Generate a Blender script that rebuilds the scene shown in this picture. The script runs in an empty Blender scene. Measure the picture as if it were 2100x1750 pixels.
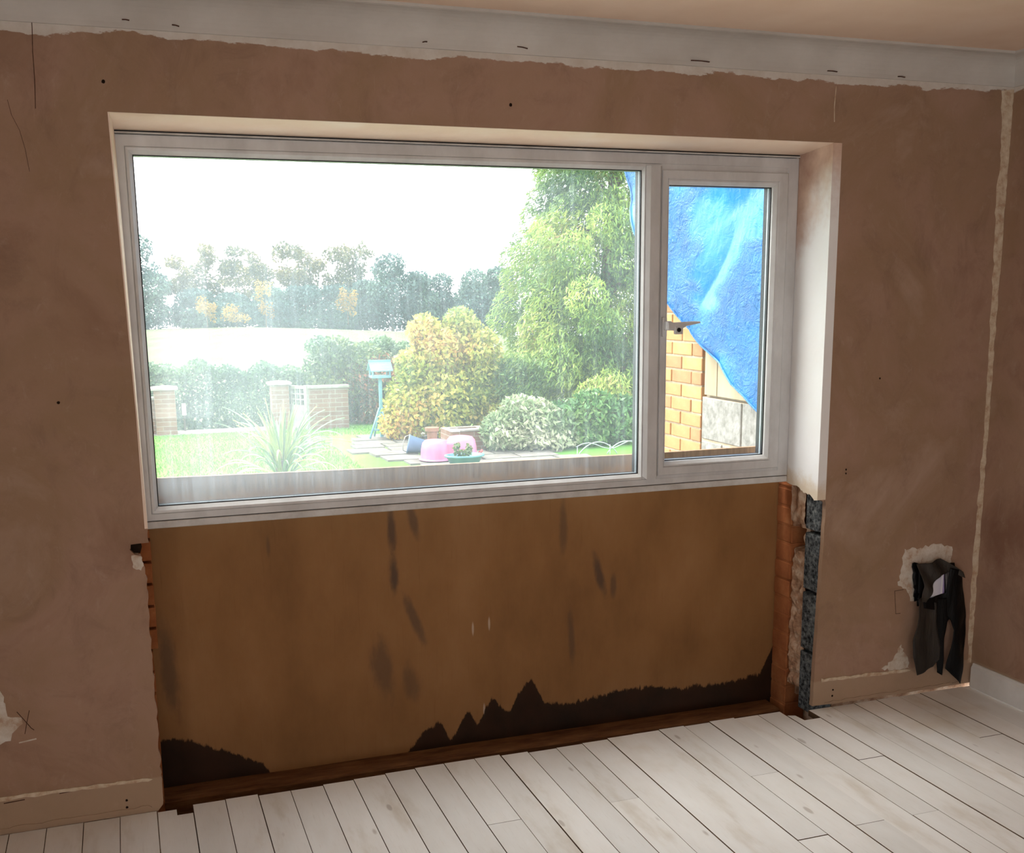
import bpy, bmesh, math, random
import numpy as np
from mathutils import Matrix, Vector, noise as mnoise

# ------------------------------------------------------------------ camera, world, light
scene = bpy.context.scene
COL = scene.collection
random.seed(7)

def camera():
    C = Vector((-0.01946, -3.49461, 1.62470))
    yaw, pitch, roll = 0.338362, -0.1961227, -0.0098315
    f = Vector((math.sin(yaw)*math.cos(pitch), math.cos(yaw)*math.cos(pitch), math.sin(pitch)))
    r = Vector((math.cos(yaw), -math.sin(yaw), 0)); u = r.cross(f)
    c, s = math.cos(roll), math.sin(roll)
    R, U = c*r + s*u, -s*r + c*u
    cd = bpy.data.cameras.new('camera'); co = bpy.data.objects.new('camera', cd); COL.objects.link(co)
    M = Matrix(((R.x, U.x, -f.x, C.x), (R.y, U.y, -f.y, C.y), (R.z, U.z, -f.z, C.z), (0, 0, 0, 1)))
    co.matrix_world = M
    cd.sensor_fit = 'HORIZONTAL'; cd.sensor_width = 36.0
    cd.lens = 36.0*2252.78/2100.0
    cd.shift_y = (1053.07-875.0)/2100.0
    cd.clip_start = 0.05; cd.clip_end = 2000
    scene.camera = co
camera()

SKY = 3.1
w = bpy.data.worlds.new('sky'); scene.world = w; w.use_nodes = True
bg = w.node_tree.nodes['Background']
bg.inputs[0].default_value = (0.93, 0.97, 1.0, 1); bg.inputs[1].default_value = SKY

def sun():
    l = bpy.data.lights.new('hazy_sun', 'SUN'); l.energy = 5.2; l.angle = math.radians(40); l.color = (1.0, 0.97, 0.92)
    o = bpy.data.objects.new('hazy_sun', l); COL.objects.link(o)
    d = Vector((0.42, -0.38, -0.82))          # light travels to the right and towards the house
    o.rotation_euler = d.to_track_quat('-Z', 'Y').to_euler()
sun()

def portal(name, loc, rot, sx, sy):
    l = bpy.data.lights.new(name, 'AREA'); l.shape = 'RECTANGLE'; l.size = sx; l.size_y = sy
    l.cycles.is_portal = True
    o = bpy.data.objects.new(name, l); COL.objects.link(o); o.location = loc; o.rotation_euler = rot
portal('portal_rear', (0., -6.42, 1.325), (math.pi/2, 0, 0), 1.6, 1.65)          # faces +y
portal('portal_side', (-1.62, -4.65, 1.325), (0, -math.pi/2, 0), 1.65, 1.7)        # faces +x

vs = scene.view_settings
vs.view_transform = 'Standard'; vs.look = 'None'; vs.gamma = 1.0; vs.use_curve_mapping = False
vs.exposure = 0.93
scene.cycles.use_denoising = True
scene.cycles.max_bounces = 8; scene.cycles.diffuse_bounces = 4; scene.cycles.use_adaptive_sampling = True; scene.cycles.adaptive_threshold = 0.03; scene.cycles.transparent_max_bounces = 12
scene.cycles.sample_clamp_indirect = 8.0

# ------------------------------------------------------------------ helpers: objects
def tag(o, label=None, cat=None, group=None, kind=None):
    if label: o['label'] = label
    if cat: o['category'] = cat
    if group: o['group'] = group
    if kind: o['kind'] = kind
    return o

def thing(name, label, cat, loc=(0, 0, 0), group=None, kind=None):
    o = bpy.data.objects.new(name, None); COL.objects.link(o); o.location = loc
    o.empty_display_size = 0.1
    return tag(o, label, cat, group, kind)

def link(name, me, mat=None, parent=None, loc=None):
    o = bpy.data.objects.new(name, me); COL.objects.link(o)
    if mat is not None and not me.materials: me.materials.append(mat)
    if parent is not None: o.parent = parent
    if loc is not None: o.location = loc
    return o

def base_of(parent):
    b = Vector((0, 0, 0))
    while parent is not None:
        b = b + Vector(parent.location); parent = parent.parent
    return b

def mesh(name, verts, faces, mat=None, parent=None, smooth=False, world=True):
    """verts in world coordinates; stored relative to the parent chain"""
    b = base_of(parent) if world else Vector((0, 0, 0))
    me = bpy.data.meshes.new(name)
    me.from_pydata([(v[0]-b.x, v[1]-b.y, v[2]-b.z) for v in verts], [], faces)
    if smooth: me.polygons.foreach_set('use_smooth', [True]*len(me.polygons))
    me.update()
    return link(name, me, mat, parent)

def bm_obj(name, bm, mat=None, parent=None, smooth=False):
    b = base_of(parent)
    bmesh.ops.translate(bm, verts=bm.verts, vec=-b)
    bmesh.ops.recalc_face_normals(bm, faces=bm.faces)
    me = bpy.data.meshes.new(name); bm.to_mesh(me); bm.free()
    if smooth: me.polygons.foreach_set('use_smooth', [True]*len(me.polygons))
    return link(name, me, mat, parent)

def add_box(bm, x0, x1, y0, y1, z0, z1, bevel=0.0, seg=1):
    vs_ = [bm.verts.new(p) for p in ((x0,y0,z0),(x1,y0,z0),(x1,y1,z0),(x0,y1,z0),(x0,y0,z1),(x1,y0,z1),(x1,y1,z1),(x0,y1,z1))]
    fs = [bm.faces.new([vs_[i] for i in q]) for q in ((0,3,2,1),(4,5,6,7),(0,1,5,4),(1,2,6,5),(2,3,7,6),(3,0,4,7))]
    if bevel > 0:
        es = list({e for f in fs for e in f.edges})
        bmesh.ops.bevel(bm, geom=es, offset=bevel, segments=seg, affect='EDGES', profile=0.5)

def box(name, x0, x1, y0, y1, z0, z1, mat, parent=None, bevel=0.0, seg=1):
    bm = bmesh.new(); add_box(bm, x0, x1, y0, y1, z0, z1, bevel, seg)
    return bm_obj(name, bm, mat, parent)

def add_tube(bm, pts, radii, n=8, cap=True):
    pts = [Vector(p) for p in pts]
    if not hasattr(radii, '__len__'): radii = [radii]*len(pts)
    rings = []
    for i, p in enumerate(pts):
        d = (pts[min(i+1, len(pts)-1)] - pts[max(i-1, 0)]).normalized()
        a = d.cross(Vector((0, 0, 1)))
        if a.length < 1e-3: a = Vector((1, 0, 0))
        a.normalize(); b = d.cross(a)
        rings.append([bm.verts.new(p + (a*math.cos(t) + b*math.sin(t))*radii[i]) for t in [2*math.pi*k/n for k in range(n)]])
    for r0, r1 in zip(rings, rings[1:]):
        for k in range(n):
            bm.faces.new((r0[k], r0[(k+1) % n], r1[(k+1) % n], r1[k]))
    if cap:
        bm.faces.new(rings[0][::-1]); bm.faces.new(rings[-1])

def tube(name, pts, radii, mat, parent=None, n=8):
    bm = bmesh.new(); add_tube(bm, pts, radii, n)
    return bm_obj(name, bm, mat, parent, smooth=True)

def add_lathe(bm, cx, cy, prof, n=24):
    rings = [[bm.verts.new((cx+r*math.cos(2*math.pi*k/n), cy+r*math.sin(2*math.pi*k/n), z)) for k in range(n)] for r, z in prof]
    for a, b in zip(rings, rings[1:]):
        for k in range(n): bm.faces.new((a[k], a[(k+1) % n], b[(k+1) % n], b[k]))
    bm.faces.new(rings[0][::-1]); bm.faces.new(rings[-1])

def prism_xz(bm, pts, y0, y1):
    """polygon in the x-z plane, extruded from y0 to y1"""
    a = [bm.verts.new((x, y0, z)) for x, z in pts]; b = [bm.verts.new((x, y1, z)) for x, z in pts]
    fa = bm.faces.new(a); fb = bm.faces.new(b[::-1]); n = len(pts); fa.normal_update(); fb.normal_update()
    for i in range(n): bm.faces.new((a[i], b[i], b[(i+1) % n], a[(i+1) % n]))
    bmesh.ops.triangulate(bm, faces=[fa, fb])

def jag(p, q, step, amp, rnd):
    """points from p to q with a ragged offset across the line (p included, q not)"""
    p, q = Vector(p), Vector(q); L = (q-p).length; n = max(1, int(L/step)); d = (q-p)/L; nrm = Vector((-d.y, d.x))
    out = [tuple(p)]
    for i in range(1, n):
        out.append(tuple(p + d*(L*(i+rnd.uniform(-.3, .3))/n) + nrm*rnd.uniform(-amp, amp)))
    return out

def ragged(pts, step, amp, seed):
    rnd = random.Random(seed); out = []
    for a, b in zip(pts, pts[1:]+pts[:1]): out += jag(a, b, step, amp, rnd)
    return out

def sheet(name, poly, fn, mat, parent, cuts=4, thick=0.002, smooth=True):
    """fill a flat polygon finely and map (a, b) to space with fn; a real thickness is added"""
    bm = bmesh.new()
    f = bm.faces.new([bm.verts.new((a, b, 0)) for a, b in poly])
    f.normal_update(); bmesh.ops.triangulate(bm, faces=[f])
    for _ in range(cuts):
        bmesh.ops.subdivide_edges(bm, edges=bm.edges[:], cuts=1, use_grid_fill=True)
    for v in bm.verts: v.co = Vector(fn(v.co.x, v.co.y))
    o = bm_obj(name, bm, mat, parent, smooth=smooth)
    m = o.modifiers.new('thickness', 'SOLIDIFY'); m.thickness = thick; m.offset = 0
    return o

def ring(name, outer, inner, prof, mat, parent):
    """mitred rectangular ring; prof = [(t, y)], t 0 at the outer and 1 at the inner rectangle (x0,x1,z0,z1)"""
    bm = bmesh.new(); loops = []
    for t, y in prof:
        x0, x1, z0, z1 = [o_+(i_-o_)*t for o_, i_ in zip(outer, inner)]
        loops.append([bm.verts.new(p) for p in ((x0, y, z0), (x1, y, z0), (x1, y, z1), (x0, y, z1))])
    n = len(loops)
    for i in range(n):
        a, b = loops[i], loops[(i+1) % n]
        for k in range(4): bm.faces.new((a[k], a[(k+1) % 4], b[(k+1) % 4], b[k]))
    return bm_obj(name, bm, mat, parent)

# ------------------------------------------------------------------ helpers: materials
def lin(c):
    return tuple(((v/255)/12.92 if v/255 <= .04045 else ((v/255+.055)/1.055)**2.4) for v in c) + (1.0,)

class Mat:
    def __init__(s, name, rough=.8, spec=.3):
        s.m = bpy.data.materials.new(name); s.m.use_nodes = True; s.t = s.m.node_tree
        s.b = s.t.nodes['Principled BSDF']; s.out = s.t.nodes['Material Output']
        s.b.inputs['Roughness'].default_value = rough; s.b.inputs['Specular IOR Level'].default_value = spec
        s._co = {}
    def n(s, typ, **kw):
        nd = s.t.nodes.new(typ)
        for k, v in kw.items():
            if k.startswith('i_'):
                key = k[2:]; key = int(key) if key.isdigit() else key
                nd.inputs[key].default_value = v
            else: setattr(nd, k, v)
        return nd
    def l(s, a, b): s.t.links.new(a, b)
    def co(s, which='Object'):
        if 'tc' not in s._co: s._co['tc'] = s.n('ShaderNodeTexCoord')
        return s._co['tc'].outputs[which]
    def mapped(s, scale=(1, 1, 1), loc=(0, 0, 0), rot=(0, 0, 0), which='Object'):
        mp = s.n('ShaderNodeMapping'); mp.inputs['Scale'].default_value = scale; mp.inputs['Location'].default_value = loc; mp.inputs['Rotation'].default_value = rot
        s.l(s.co(which), mp.inputs['Vector']); return mp.outputs[0]
    def noise(s, scale, detail=5, rough=.55, stretch=(1, 1, 1), loc=(0, 0, 0), dist=0):
        nd = s.n('ShaderNodeTexNoise'); nd.inputs['Scale'].default_value = scale; nd.inputs['Detail'].default_value = detail
        nd.inputs['Roughness'].default_value = rough; nd.inputs['Distortion'].default_value = dist
        s.l(s.mapped(stretch, loc), nd.inputs['Vector']); return nd.outputs['Fac']
    def ramp(s, fac, stops, interp='LINEAR'):
        r = s.n('ShaderNodeValToRGB'); r.color_ramp.interpolation = interp
        e = r.color_ramp.elements
        while len(e) > len(stops): e.remove(e[-1])
        while len(e) < len(stops): e.new(0.5)
        for el, (p, c) in zip(e, stops):
            el.position = p; el.color = lin(c) if len(c) == 3 else c
        s.l(fac, r.inputs[0]); return r.outputs[0]
    def math(s, op, a, b=None, c=None, clamp=False):
        nd = s.n('ShaderNodeMath', operation=op, use_clamp=clamp)
        for i, v in enumerate((a, b, c)):
            if v is None: continue
            if isinstance(v, (int, float)): nd.inputs[i].default_value = v
            else: s.l(v, nd.inputs[i])
        return nd.outputs[0]
    def rng(s, v, a, b, c=0., d=1., smooth=True):
        nd = s.n('ShaderNodeMapRange'); nd.interpolation_type = 'SMOOTHSTEP' if smooth else 'LINEAR'
        s.l(v, nd.inputs[0])
        for i, x in enumerate((a, b, c, d)): nd.inputs[i+1].default_value = x
        return nd.outputs[0]
    def mix(s, fac, a, b, mode='MIX'):
        nd = s.n('ShaderNodeMix', data_type='RGBA', blend_type=mode)
        if isinstance(fac, (int, float)): nd.inputs[0].default_value = fac
        else: s.l(fac, nd.inputs[0])
        for i, v in ((6, a), (7, b)):
            if isinstance(v, tuple): nd.inputs[i].default_value = lin(v) if len(v) == 3 else v
            else: s.l(v, nd.inputs[i])
        return nd.outputs[2]
    def xyz(s, which='Object'):
        sp = s.n('ShaderNodeSeparateXYZ'); s.l(s.co(which), sp.inputs[0]); return sp.outputs
    def bump(s, h, strength=.3, dist=.01):
        nd = s.n('ShaderNodeBump'); nd.inputs['Strength'].default_value = strength; nd.inputs['Distance'].default_value = dist
        s.l(h, nd.inputs['Height']); s.l(nd.outputs[0], s.b.inputs['Normal'])
    def color(s, c):
        if isinstance(c, tuple): s.b.inputs['Base Color'].default_value = lin(c) if len(c) == 3 else c
        else: s.l(c, s.b.inputs['Base Color'])
        return s
    def rnd(s): return s.n('ShaderNodeObjectInfo').outputs['Random']

def mottle(name, stops, scale=5, detail=6, rough=.8, spec=.3, stretch=(1, 1, 1), bump=0, bscale=60, bdist=.005, vary=0):
    m = Mat(name, rough, spec)
    c = m.ramp(m.noise(scale, detail, .6, stretch), stops)
    if vary:
        hs = m.n('ShaderNodeHueSaturation'); m.l(c, hs.inputs['Color'])
        m.l(m.rng(m.rnd(), 0, 1, 1-vary, 1+vary, False), hs.inputs['Value']); c = hs.outputs[0]
    m.color(c)
    if bump: m.bump(m.noise(bscale, 4, .6, stretch), bump, bdist)
    return m.m

M = {}
def plaster():
    m = Mat('pink_plaster', .85, .15)
    x, y, z = m.xyz()
    base = m.ramp(m.noise(1.7, 7, .62, dist=.6), [(.30, (138, 104, 86)), (.45, (164, 132, 112)), (.58, (154, 124, 100)), (.74, (178, 150, 132))])
    base = m.mix(m.rng(m.noise(1.1, 3, .5, loc=(4, 2, 7)), .5, .7, 0, .55), base, (146, 118, 90))
    base = m.mix(m.rng(m.noise(6, 8, .72, (1.3, 1, .9), dist=.8), .48, .75, 0, .42), base, (120, 92, 78))
    base = m.mix(m.rng(m.noise(20, 7, .75, (1, 1, .6), dist=.5), .54, .8, 0, .32), base, (192, 170, 154))
    base = m.mix(m.rng(m.noise(60, 4, .7, (1, 1, .12)), .62, .8, 0, .18), base, (196, 172, 154))
    # remnant of the old skirting: a paler, yellower strip along the floor
    sk = m.math('ADD', z, m.math('MULTIPLY', m.noise(12, 3), .02))
    base = m.mix(m.rng(sk, .118, .126, .6, 0), base, (176, 152, 128))
    # whitewash carried down from the coving with a ragged lower edge
    wv = m.math('ADD', z, m.math('MULTIPLY', m.math('SUBTRACT', m.noise(4.0, 8, .68, (1, 1, 3)), .5), .11))
    edge = m.rng(wv, 2.354, 2.359)
    wcol = m.ramp(m.noise(14, 6, .65), [(.3, (196, 184, 170)), (.7, (214, 207, 198))])
    base = m.mix(edge, base, wcol)
    m.color(base)
    m.bump(m.noise(26, 7, .7), .25, .004)
    return m.m
M['plaster'] = plaster()
M['ceiling'] = mottle('ceiling_plaster', [(.3, (222, 192, 168)), (.55, (232, 206, 184)), (.75, (238, 216, 198))], 1.6, 6, .85, .15, bump=.15, bscale=20)
M['reveal'] = mottle('reveal_plaster', [(.3, (232, 204, 182)), (.5, (238, 214, 194)), (.72, (242, 226, 212))], 3.2, 6, .7, .2, bump=.2, bscale=40)
def reveal_paint():
    m = Mat('painted_reveal', .6, .25); x, y, z = m.xyz()
    c = m.ramp(m.noise(1.7, 6, .6, (1, 1, .8)), [(.25, (226, 214, 204)), (.4, (238, 234, 231)), (.75, (246, 246, 246))])
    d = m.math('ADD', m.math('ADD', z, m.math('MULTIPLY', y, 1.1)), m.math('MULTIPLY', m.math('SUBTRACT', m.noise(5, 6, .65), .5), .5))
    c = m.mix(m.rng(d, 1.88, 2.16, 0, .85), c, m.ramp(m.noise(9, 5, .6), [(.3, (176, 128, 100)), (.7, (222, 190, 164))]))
    d2 = m.math('ADD', m.math('SUBTRACT', z, m.math('MULTIPLY', y, .2)), m.math('MULTIPLY', m.math('SUBTRACT', m.noise(16, 5, .7), .5), .12))
    c = m.mix(m.rng(d2, .86, .93, .6, 0), c, (206, 176, 128)); m.color(c); m.bump(m.noise(50, 5, .6), .15, .004); return m.m
M['reveal_white'] = reveal_paint()
M['coving'] = mottle('coving_paint', [(.3, (186, 179, 170)), (.6, (202, 196, 188)), (.8, (210, 206, 199))], 3, 6, .7, .2, bump=.12, bscale=40)
M['filler'] = mottle('pale_filler', [(.36, (182, 150, 124)), (.5, (204, 184, 158)), (.7, (220, 206, 184))], 30, 6, .9, .1, bump=.4, bscale=90)
M['filler_grey'] = mottle('grey_white_filler', [(.36, (180, 152, 130)), (.48, (200, 186, 170)), (.7, (216, 208, 198))], 24, 6, .9, .1, bump=.4, bscale=80)
M['white_paint'] = mottle('white_gloss_paint', [(.3, (212, 208, 202)), (.7, (230, 228, 226))], 6, 4, .35, .45)
M['hole_shade'] = mottle('hole_shade', [(.3, (26, 18, 14)), (.7, (48, 34, 26))], 40, 4, .95, .05)  # dark colour stands for the shade inside holes
M['pencil'] = mottle('pencil_line', [(.3, (70, 48, 38)), (.7, (98, 70, 58))], 60, 2, .9, .05)
M['upvc'] = mottle('white_plastic_frame', [(.3, (186, 183, 181)), (.6, (206, 204, 203)), (.8, (214, 213, 213))], 9, 5, .32, .45, (1, 1, .5))
M['upvc_dirty'] = mottle('grimy_white_plastic', [(.3, (176, 170, 164)), (.6, (204, 200, 196)), (.8, (216, 214, 212))], 16, 6, .4, .4)
M['gasket'] = mottle('black_rubber', [(.3, (14, 14, 16)), (.7, (30, 30, 34))], 30, 3, .5, .3)
M['spacer'] = mottle('alloy_spacer', [(.3, (120, 130, 136)), (.7, (150, 160, 165))], 30, 3, .35, .5)
M['subfloor'] = mottle('earth_and_void_shade', [(.3, (30, 22, 16)), (.7, (52, 40, 30))], 12, 5, .95, .05)  # dark earth, also used as painted shade in the void
M['joist'] = mottle('old_joist', [(.3, (66, 44, 30)), (.7, (96, 66, 44))], 10, 5, .85, .1, (4, 4, 1))

def floor_mat():
    m = Mat('whitewashed_boards', .42, .5)
    n1 = m.noise(2.2, 6, .6, (3, .8, 1)); n2 = m.noise(30, 5, .65, (6, .35, 1))
    c = m.ramp(n1, [(.28, (214, 206, 194)), (.45, (238, 236, 233)), (.7, (247, 247, 246))])
    c = m.mix(m.rng(n2, .55, .85, 0, .35), c, (182, 170, 156))
    wear = m.rng(m.noise(1.1, 5, .6, (1, 1, 1), (3, 9, 0)), .58, .76, 0, .45)
    c = m.mix(wear, c, (206, 186, 154))
    v = m.n('ShaderNodeTexVoronoi'); v.inputs['Scale'].default_value = 1.0
    m.l(m.mapped((9.3, 3.1, 1)), v.inputs['Vector'])
    c = m.mix(m.rng(v.outputs['Distance'], .06, .10, .45, 0), c, (140, 120, 104))
    hs = m.n('ShaderNodeHueSaturation'); m.l(c, hs.inputs['Color']); m.l(m.rng(m.rnd(), 0, 1, .90, 1.03, False), hs.inputs['Value'])
    m.color(hs.outputs[0])
    m.l(m.rng(n1, .3, .7, .46, .30, False), m.b.inputs['Roughness'])
    m.bump(n2, .12, .003)
    return m.m
M['floor'] = floor_mat()
M['plank_side'] = mottle('bare_board_side', [(.3, (74, 56, 42)), (.7, (110, 88, 68))], 20, 5, .9, .1, (4, 1, 4))

def board_mat():
    m = Mat('damp_plywood', .7, .2)
    x, y, z = m.xyz()
    c = m.ramp(m.noise(3.0, 7, .6, (1, 1, .5)), [(.3, (126, 88, 52)), (.5, (143, 102, 62)), (.7, (154, 113, 73))])
    c = m.mix(m.rng(m.noise(40, 5, .7, (3, 1, .10)), .58, .85, 0, .5), c, (112, 72, 38))
    # grey smears rubbed on by hand
    for (cx, cz, rx, rz, a, k) in ((.859, .80, .018, .085, .0, .75), (.862, .63, .020, .075, .0, .8), (.935, .45, .022, .10, .35, .6), (.809, .28, .045, .13, .1, .5),
                                   (.918, .205, .035, .08, .1, .4), (1.682, .545, .020, .095, .25, .75), (1.74, .50, .014, .05, 0, .5), (1.563, .30, .016, .13, .05, .5),
                                   (.06, .36, .032, .19, .05, .55), (.94, .82, .020, .07, .2, .6), (1.528, .74, .018, .12, 0, .45), (.418, .77, .008, .04, 0, .4)):
        dx = m.math('MULTIPLY', m.math('ADD', m.math('SUBTRACT', x, cx), m.math('MULTIPLY', m.math('SUBTRACT', z, cz), a)), 1/rx)
        dz = m.math('MULTIPLY', m.math('SUBTRACT', z, cz), 1/rz)
        d = m.math('SQRT', m.math('ADD', m.math('MULTIPLY', dx, dx), m.math('MULTIPLY', dz, dz)))
        d = m.math('ADD', d, m.math('MULTIPLY', m.math('SUBTRACT', m.noise(22, 4, .7, (1, 1, .4)), .5), 1.3))
        c = m.mix(m.rng(d, .35, 1.25, k, 0), c, (74, 60, 52))
    # white drips
    for cx, cz in ((1.16, .389), (1.225, .402), (1.20, .06)):
        dx = m.math('MULTIPLY', m.math('SUBTRACT', x, cx), 1/.005); dz = m.math('MULTIPLY', m.math('SUBTRACT', z, cz), 1/.03)
        d = m.math('SQRT', m.math('ADD', m.math('MULTIPLY', dx, dx), m.math('MULTIPLY', dz, dz)))
        c = m.mix(m.rng(d, .5, 1.1, .6, 0), c, (200, 180, 160))
    # tide mark of soaked wood along the bottom: height over the width as a curve
    fc = m.n('ShaderNodeFloatCurve'); cv = fc.mapping.curves[0]
    prof = [(0, .115), (.11, .100), (.19, .06), (.29, .012), (.36, -.03), (.40, -.09), (.88, -.09), (.96, .010), (1.02, .040), (1.065, -.05), (1.135, .065), (1.173, -.005), (1.23, .11),
            (1.30, .03), (1.35, .12), (1.40, .158), (1.445, .05), (1.58, .04), (1.835, .066), (2.056, .036), (2.285, .032), (2.42, .05), (2.50, .20)]
    pts = [(px/2.6, (pz+.2)/.6) for px, pz in prof]
    cv.points[0].location = pts[0]; cv.points[1].location = pts[-1]
    for p in pts[1:-1]: cv.points.new(*p)
    for p in cv.points: p.handle_type = 'VECTOR'
    fc.mapping.update()
    m.l(m.math('MULTIPLY', x, 1/2.6), fc.inputs['Value'])
    top = m.math('SUBTRACT', m.math('MULTIPLY', fc.outputs[0], .6), .2)
    dz = m.math('SUBTRACT', m.math('SUBTRACT', z, top), m.math('MULTIPLY', m.math('SUBTRACT', m.noise(26, 6, .7, (1.5, 1, .5)), .5), .075))
    c = m.mix(m.rng(dz, -.09, .02, .45, 0), c, (92, 54, 26))
    wet = m.rng(dz, -.006, .006, 1, 0)
    c = m.mix(m.math('MULTIPLY', wet, .93), c, m.ramp(m.noise(7, 4), [(.3, (14, 8, 5)), (.7, (44, 22, 11))]))
    # weathered grey band near the top edge that stands in the open air
    tb = m.math('ADD', z, m.math('MULTIPLY', m.math('SUBTRACT', m.noise(14, 6, .7, (1.2, 1, .3)), .5), .09))
    c = m.mix(m.math('MULTIPLY', m.rng(tb, .955, .99), .75), c, m.ramp(m.noise(30, 5, .7, (2, 1, .1)), [(.3, (96, 74, 56)), (.7, (150, 122, 94))]))
    m.color(c)
    m.bump(m.noise(60, 5, .7, (3, 1, .1)), .15, .003)
    return m.m
M['board'] = board_mat()
M['batten'] = mottle('damp_batten', [(.3, (74, 44, 24)), (.55, (104, 68, 40)), (.75, (126, 88, 56))], 12, 6, .8, .15, (.6, 3, 3), .2, 60)
M['block'] = mottle('grey_breeze_block', [(.36, (40, 42, 44)), (.5, (92, 96, 98)), (.62, (122, 126, 126)), (.78, (160, 162, 160))], 60, 6, .95, .05, bump=.9, bscale=110, bdist=.008, vary=.06)
M['brick_in'] = mottle('old_orange_brick', [(.3, (132, 76, 46)), (.55, (158, 98, 60)), (.75, (174, 118, 78))], 9, 6, .9, .1, bump=.5, bscale=60, vary=.10)
M['mortar_in'] = mottle('rough_mortar', [(.28, (110, 72, 52)), (.48, (166, 132, 106)), (.62, (196, 172, 150)), (.8, (214, 200, 184))], 16, 6, .95, .05, bump=.8, bscale=60)

# ------------------------------------------------------------------ the room
R, H, W, CEIL = 3.2365, 2.15, 2.445, 2.48
XL, YB = -1.5, -6.3
rnd = random.Random(3)

# floor: bare earth under the house, joists, and every board on its own
floor = box('floor', XL, R, YB, 0.30, -0.46, -0.40, M['subfloor']); tag(floor, 'whitewashed bare floorboards over a dark void', 'floor', kind='structure')
for yj in [-0.06-0.41*k for k in range(1, 15)] :
    box('joist', XL, R, yj-.025, yj+.025, -.18, -.0225, M['joist'], floor)
ends = {-.016: -.012, .095: .004, .199: .008, .305: -.004, .412: 0, .521: .006, .627: .012, .739: .018, .846: .023, .953: .024, 1.067: .03, 1.164: .016, 1.267: .008, 1.376: .014,
        1.481: .02, 1.585: .024, 1.692: .03, 1.802: .032, 1.91: .03, 2.02: .034, 2.13: .03, 2.235: .03, 2.335: -.04}
seams = [-1.5+.1047*k for k in range(10)] + [-.453, -.346, -.237, -.129] + list(ends) + [2.445, 2.552, 2.66, 2.767, 2.875, 2.982, 3.09, 3.197, R]
joints = {.953: [-.47], 1.376: [-.46], 2.335: [-.466, -3.0], 2.235: [-.876], 2.02: [-.874], 1.802: [-.89], 1.91: [-.449], 2.875: [-.458], .412: [-1.7], -.129: [-1.3], .627: [-2.1], 2.66: [-1.3], 3.09: [-.9], 1.585: [-1.7]}
def finish_plank(bm):
    """painted top, bare brown wood on the sides"""
    bmesh.ops.recalc_face_normals(bm, faces=bm.faces)
    for f in bm.faces: f.material_index = 0 if f.normal.z > .9 else 1
    o = bm_obj('plank', bm, M['floor'], floor); o.data.materials.append(M['plank_side'])
def plank(x0, x1, ya, yb, dz):
    g = rnd.uniform(.0003, .0013)
    bm = bmesh.new(); add_box(bm, x0+g, x1-g, ya+.0006, yb-.0006, -.0225, dz, .0006); finish_plank(bm)
for a, b in zip(seams, seams[1:]):
    yend = ends.get(a, -.002)
    cuts = [yend] + sorted(joints.get(a, []), reverse=True) + [YB]
    for y1, y0 in zip(cuts, cuts[1:]):
        dz = rnd.uniform(-.0015, .001)
        if a == -.016 and y1 == yend:                       # first board beside the opening has a notch sawn out of its end
            bm = bmesh.new(); prism_pts = [(-.014, y0), (.093, y0), (.093, -.055), (.044, -.055), (.044, -.012), (-.014, -.012)]
            va = [bm.verts.new((x, y, -.0225)) for x, y in prism_pts]; vb = [bm.verts.new((x, y, 0)) for x, y in prism_pts]
            bm.faces.new(va[::-1]); bm.faces.new(vb)
            for i in range(6): bm.faces.new((va[i], va[(i+1) % 6], vb[(i+1) % 6], vb[i]))
            finish_plank(bm)
        elif a == 2.335 and y1 == yend:                     # and so has the one at the other side
            bm = bmesh.new(); pp = [(2.337, y0), (2.443, y0), (2.443, -.085), (2.372, -.085), (2.366, -.03), (2.337, -.02)]
            va = [bm.verts.new((x, y, -.0225)) for x, y in pp]; vb = [bm.verts.new((x, y, 0)) for x, y in pp]
            bm.faces.new(va[::-1]); bm.faces.new(vb)
            for i in range(6): bm.faces.new((va[i], va[(i+1) % 6], vb[(i+1) % 6], vb[i]))
            finish_plank(bm)
        else: plank(a, b, y0, y1, dz)

# window wall: plaster skin with the opening, masonry behind it
def front_wall():
    bm = bmesh.new(); r = random.Random(11)
    left = [(XL, 0.0), (-.012, 0.0), (.004, .02)]
    zz = .02
    while zz < .80:
        zz += r.uniform(.010, .024); left.append((.0055 + r.uniform(-.0035, .0035), zz))
    left += [(0, .816), (-.006, .848), (-.024, .853), (-.036, .868), (-.033, .884), (-.010, .8855), (.021, .886)]
    zz = .89
    while zz < .94: left.append((.0205+r.uniform(-.002, .002), zz)); zz += .012
    left += [(.018, 1.0), (.0, H), (0, CEIL), (XL, CEIL)]
    prism_xz(bm, left, 0, .022)
    prism_xz(bm, [(0, H), (W, H), (W, CEIL), (0, CEIL)], 0, .022)
    right = [(R, 0.012)] + [(R, CEIL), (W, CEIL), (W, H), (W, .885)] + jag((W, .885), (2.466, .842), .008, .004, r)[1:] + [(2.472, .838), (2.478, .845), (2.484, .83)]
    zz = .82
    while zz > .02: right.append((2.465+.019*zz/.82+r.uniform(-.0012, .0012), zz)); zz -= r.uniform(.03, .05)
    right += [(2.464, .014), (2.7, .010)]
    prism_xz(bm, right, 0, .022)
    return bm_obj('wall_front', bm, M['plaster'])
wall_front = tag(front_wall(), 'bare pinkish plaster wall around the white framed window', 'wall', kind='structure')
def masonry(x0, x1, z0, z1, y0=.022, y1=.315): box('masonry', x0, x1, y0, y1, z0, z1, M['mortar_in'], wall_front)
masonry(XL-.3, -.012, -.46, 2.9); masonry(2.57, R+.4, -.46, 2.9); masonry(-.012, 2.57, 2.155, 2.9)
masonry(2.50, 2.57, .885, 2.155)
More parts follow.
